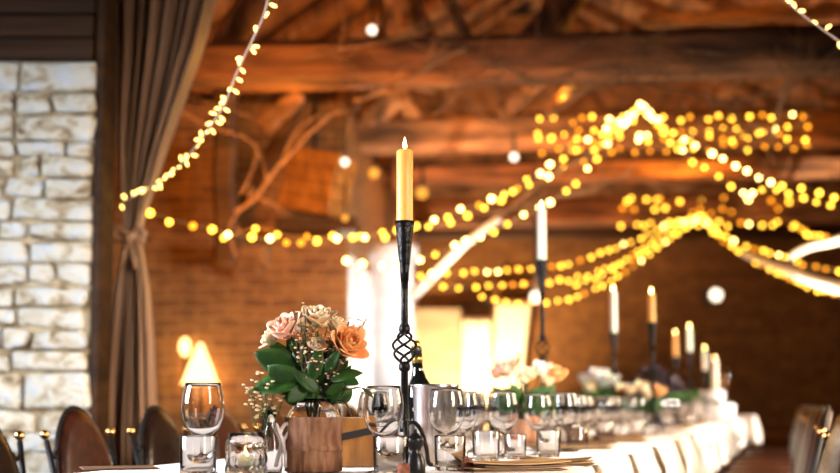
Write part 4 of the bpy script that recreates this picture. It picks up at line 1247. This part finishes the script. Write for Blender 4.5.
garland('fairy strand starting at the brick wall corbel and joining the first peak', [(226, 236, 7.2), (262, 228, 7.3), (290, 236, 7.4), (330, 237, 7.5), (380, 234, 7.6), (428, 226, 7.8), (480, 210, 8.1), (535, 182, 8.5), (595, 152, 8.8), PK1], .17, YW, seed=4)
garland('third fairy strand reaching the first peak, under the other two', [(345, 262, 7.6), (370, 265, 7.7), (420, 258, 7.9), (470, 240, 8.2), (515, 220, 8.5), (560, 196, 8.7), (590, 165, 8.9), (620, 128, 9), PK1], .15, WW, seed=5)
garland('fairy strand sagging behind the tall candlestick toward the second peak', [(430, 272, 9.6), (470, 272, 9.9), (500, 270, 10.3), (540, 269, 10.8), (575, 261, 11.3), (610, 250, 11.8), (640, 238, 12.3), (665, 226, 12.7), PK2], .18, YY, seed=6)
garland('middle strand of the three rising to the second peak', [(365, 262, 9.2), (410, 272, 9.4), (445, 285, 9.8), (485, 286, 10.1), (530, 284, 10.6), (570, 279, 11.1), (610, 268, 11.7), (640, 255, 12.2), (670, 238, 12.7), PK2], .18, YY, seed=7)
garland('lowest strand of the three rising to the second peak', [(480, 297, 10.2), (510, 303, 10.5), (545, 302, 10.8), (575, 296, 11.2), (612, 279, 11.8), (642, 260, 12.3), (672, 238, 12.8), PK2], .17, YY, seed=8)
garland('fairy strand falling from the first peak to the right edge', [PK1, (662, 124, 8.8), (690, 143, 8.6), (712, 153, 8.5), (735, 165, 8.4), (760, 177, 8.2), (785, 184, 8.0), (812, 190, 7.9), (850, 200, 7.8)], .13, WW, seed=9)
garland('second strand right of the first peak, ending behind the right swag', [PK1, (665, 134, 9.0), (690, 158, 9.0), (706, 168, 9.0), (722, 178, 9.0), (740, 192, 9.0), (775, 190, 9.2), (830, 206, 9.2), (850, 210, 9.2)], .13, YW, seed=10)
for k, (yy, mx, lb) in enumerate(((119, YY, 'top row of lights along the beam at the first peak'), (133, YY, 'second row of lights along the beam at the first peak'), (140, YY, 'third row of lights along the beam at the first peak'), (149, OO, 'dim amber bottom row along the beam at the first peak'))):
    garland(lb, [(541, yy+1, 10.24), (600, yy, 10.19), (660, yy-1 + (k == 0)*1, 10.14), (720, yy-2, 10.09), (775, yy-4, 10.03), (812, yy-6+k, 9.98)], .13, mx, seed=30+k, jit=.04)
for k, (yy, mx, lb) in enumerate(((200, YY, 'top row of lights along the beam at the second peak'), (210, OO, 'amber middle row along the beam at the second peak'), (224, YY, 'bottom row of lights along the beam at the second peak'))):
    garland(lb, [(624, yy, 14.64), (670, yy, 14.59), (710, yy, 14.55), (750, yy-1, 14.50), (796, yy, 14.45)], .12, mx, seed=40+k, jit=.045, sizes=1.3)
garland('short tail of lights running right from the second peak rows', [(796, 224, 13.3), (806, 233, 12.6), (818, 236, 12.2), (832, 238, 11.9), (850, 240, 11.6)], .16, YY, seed=50, sizes=1.1)
garland('lower fairy strand falling from the second peak to the right edge', [PK2, (716, 234, 12.8), (732, 246, 12.6), (750, 258, 12.3), (770, 268, 12.0), (795, 281, 11.6), (820, 290, 11.2), (850, 299, 10.9)], .13, YY, seed=51, sizes=1.1)
garland('upper fairy strand falling from the second peak to the right edge', [PK2, (722, 234, 12.8), (742, 244, 12.5), (762, 251, 12.2), (785, 257, 11.8), (812, 266, 11.4), (850, 272, 11.0)], .14, YY, seed=52, sizes=1.1)
garland('doubled strand close under the second peak on its left side', [(575, 285, 11.6), (605, 273, 11.9), (630, 258, 12.2), (655, 240, 12.7), (680, 224, 13.0), PK2], .14, YY, seed=53)
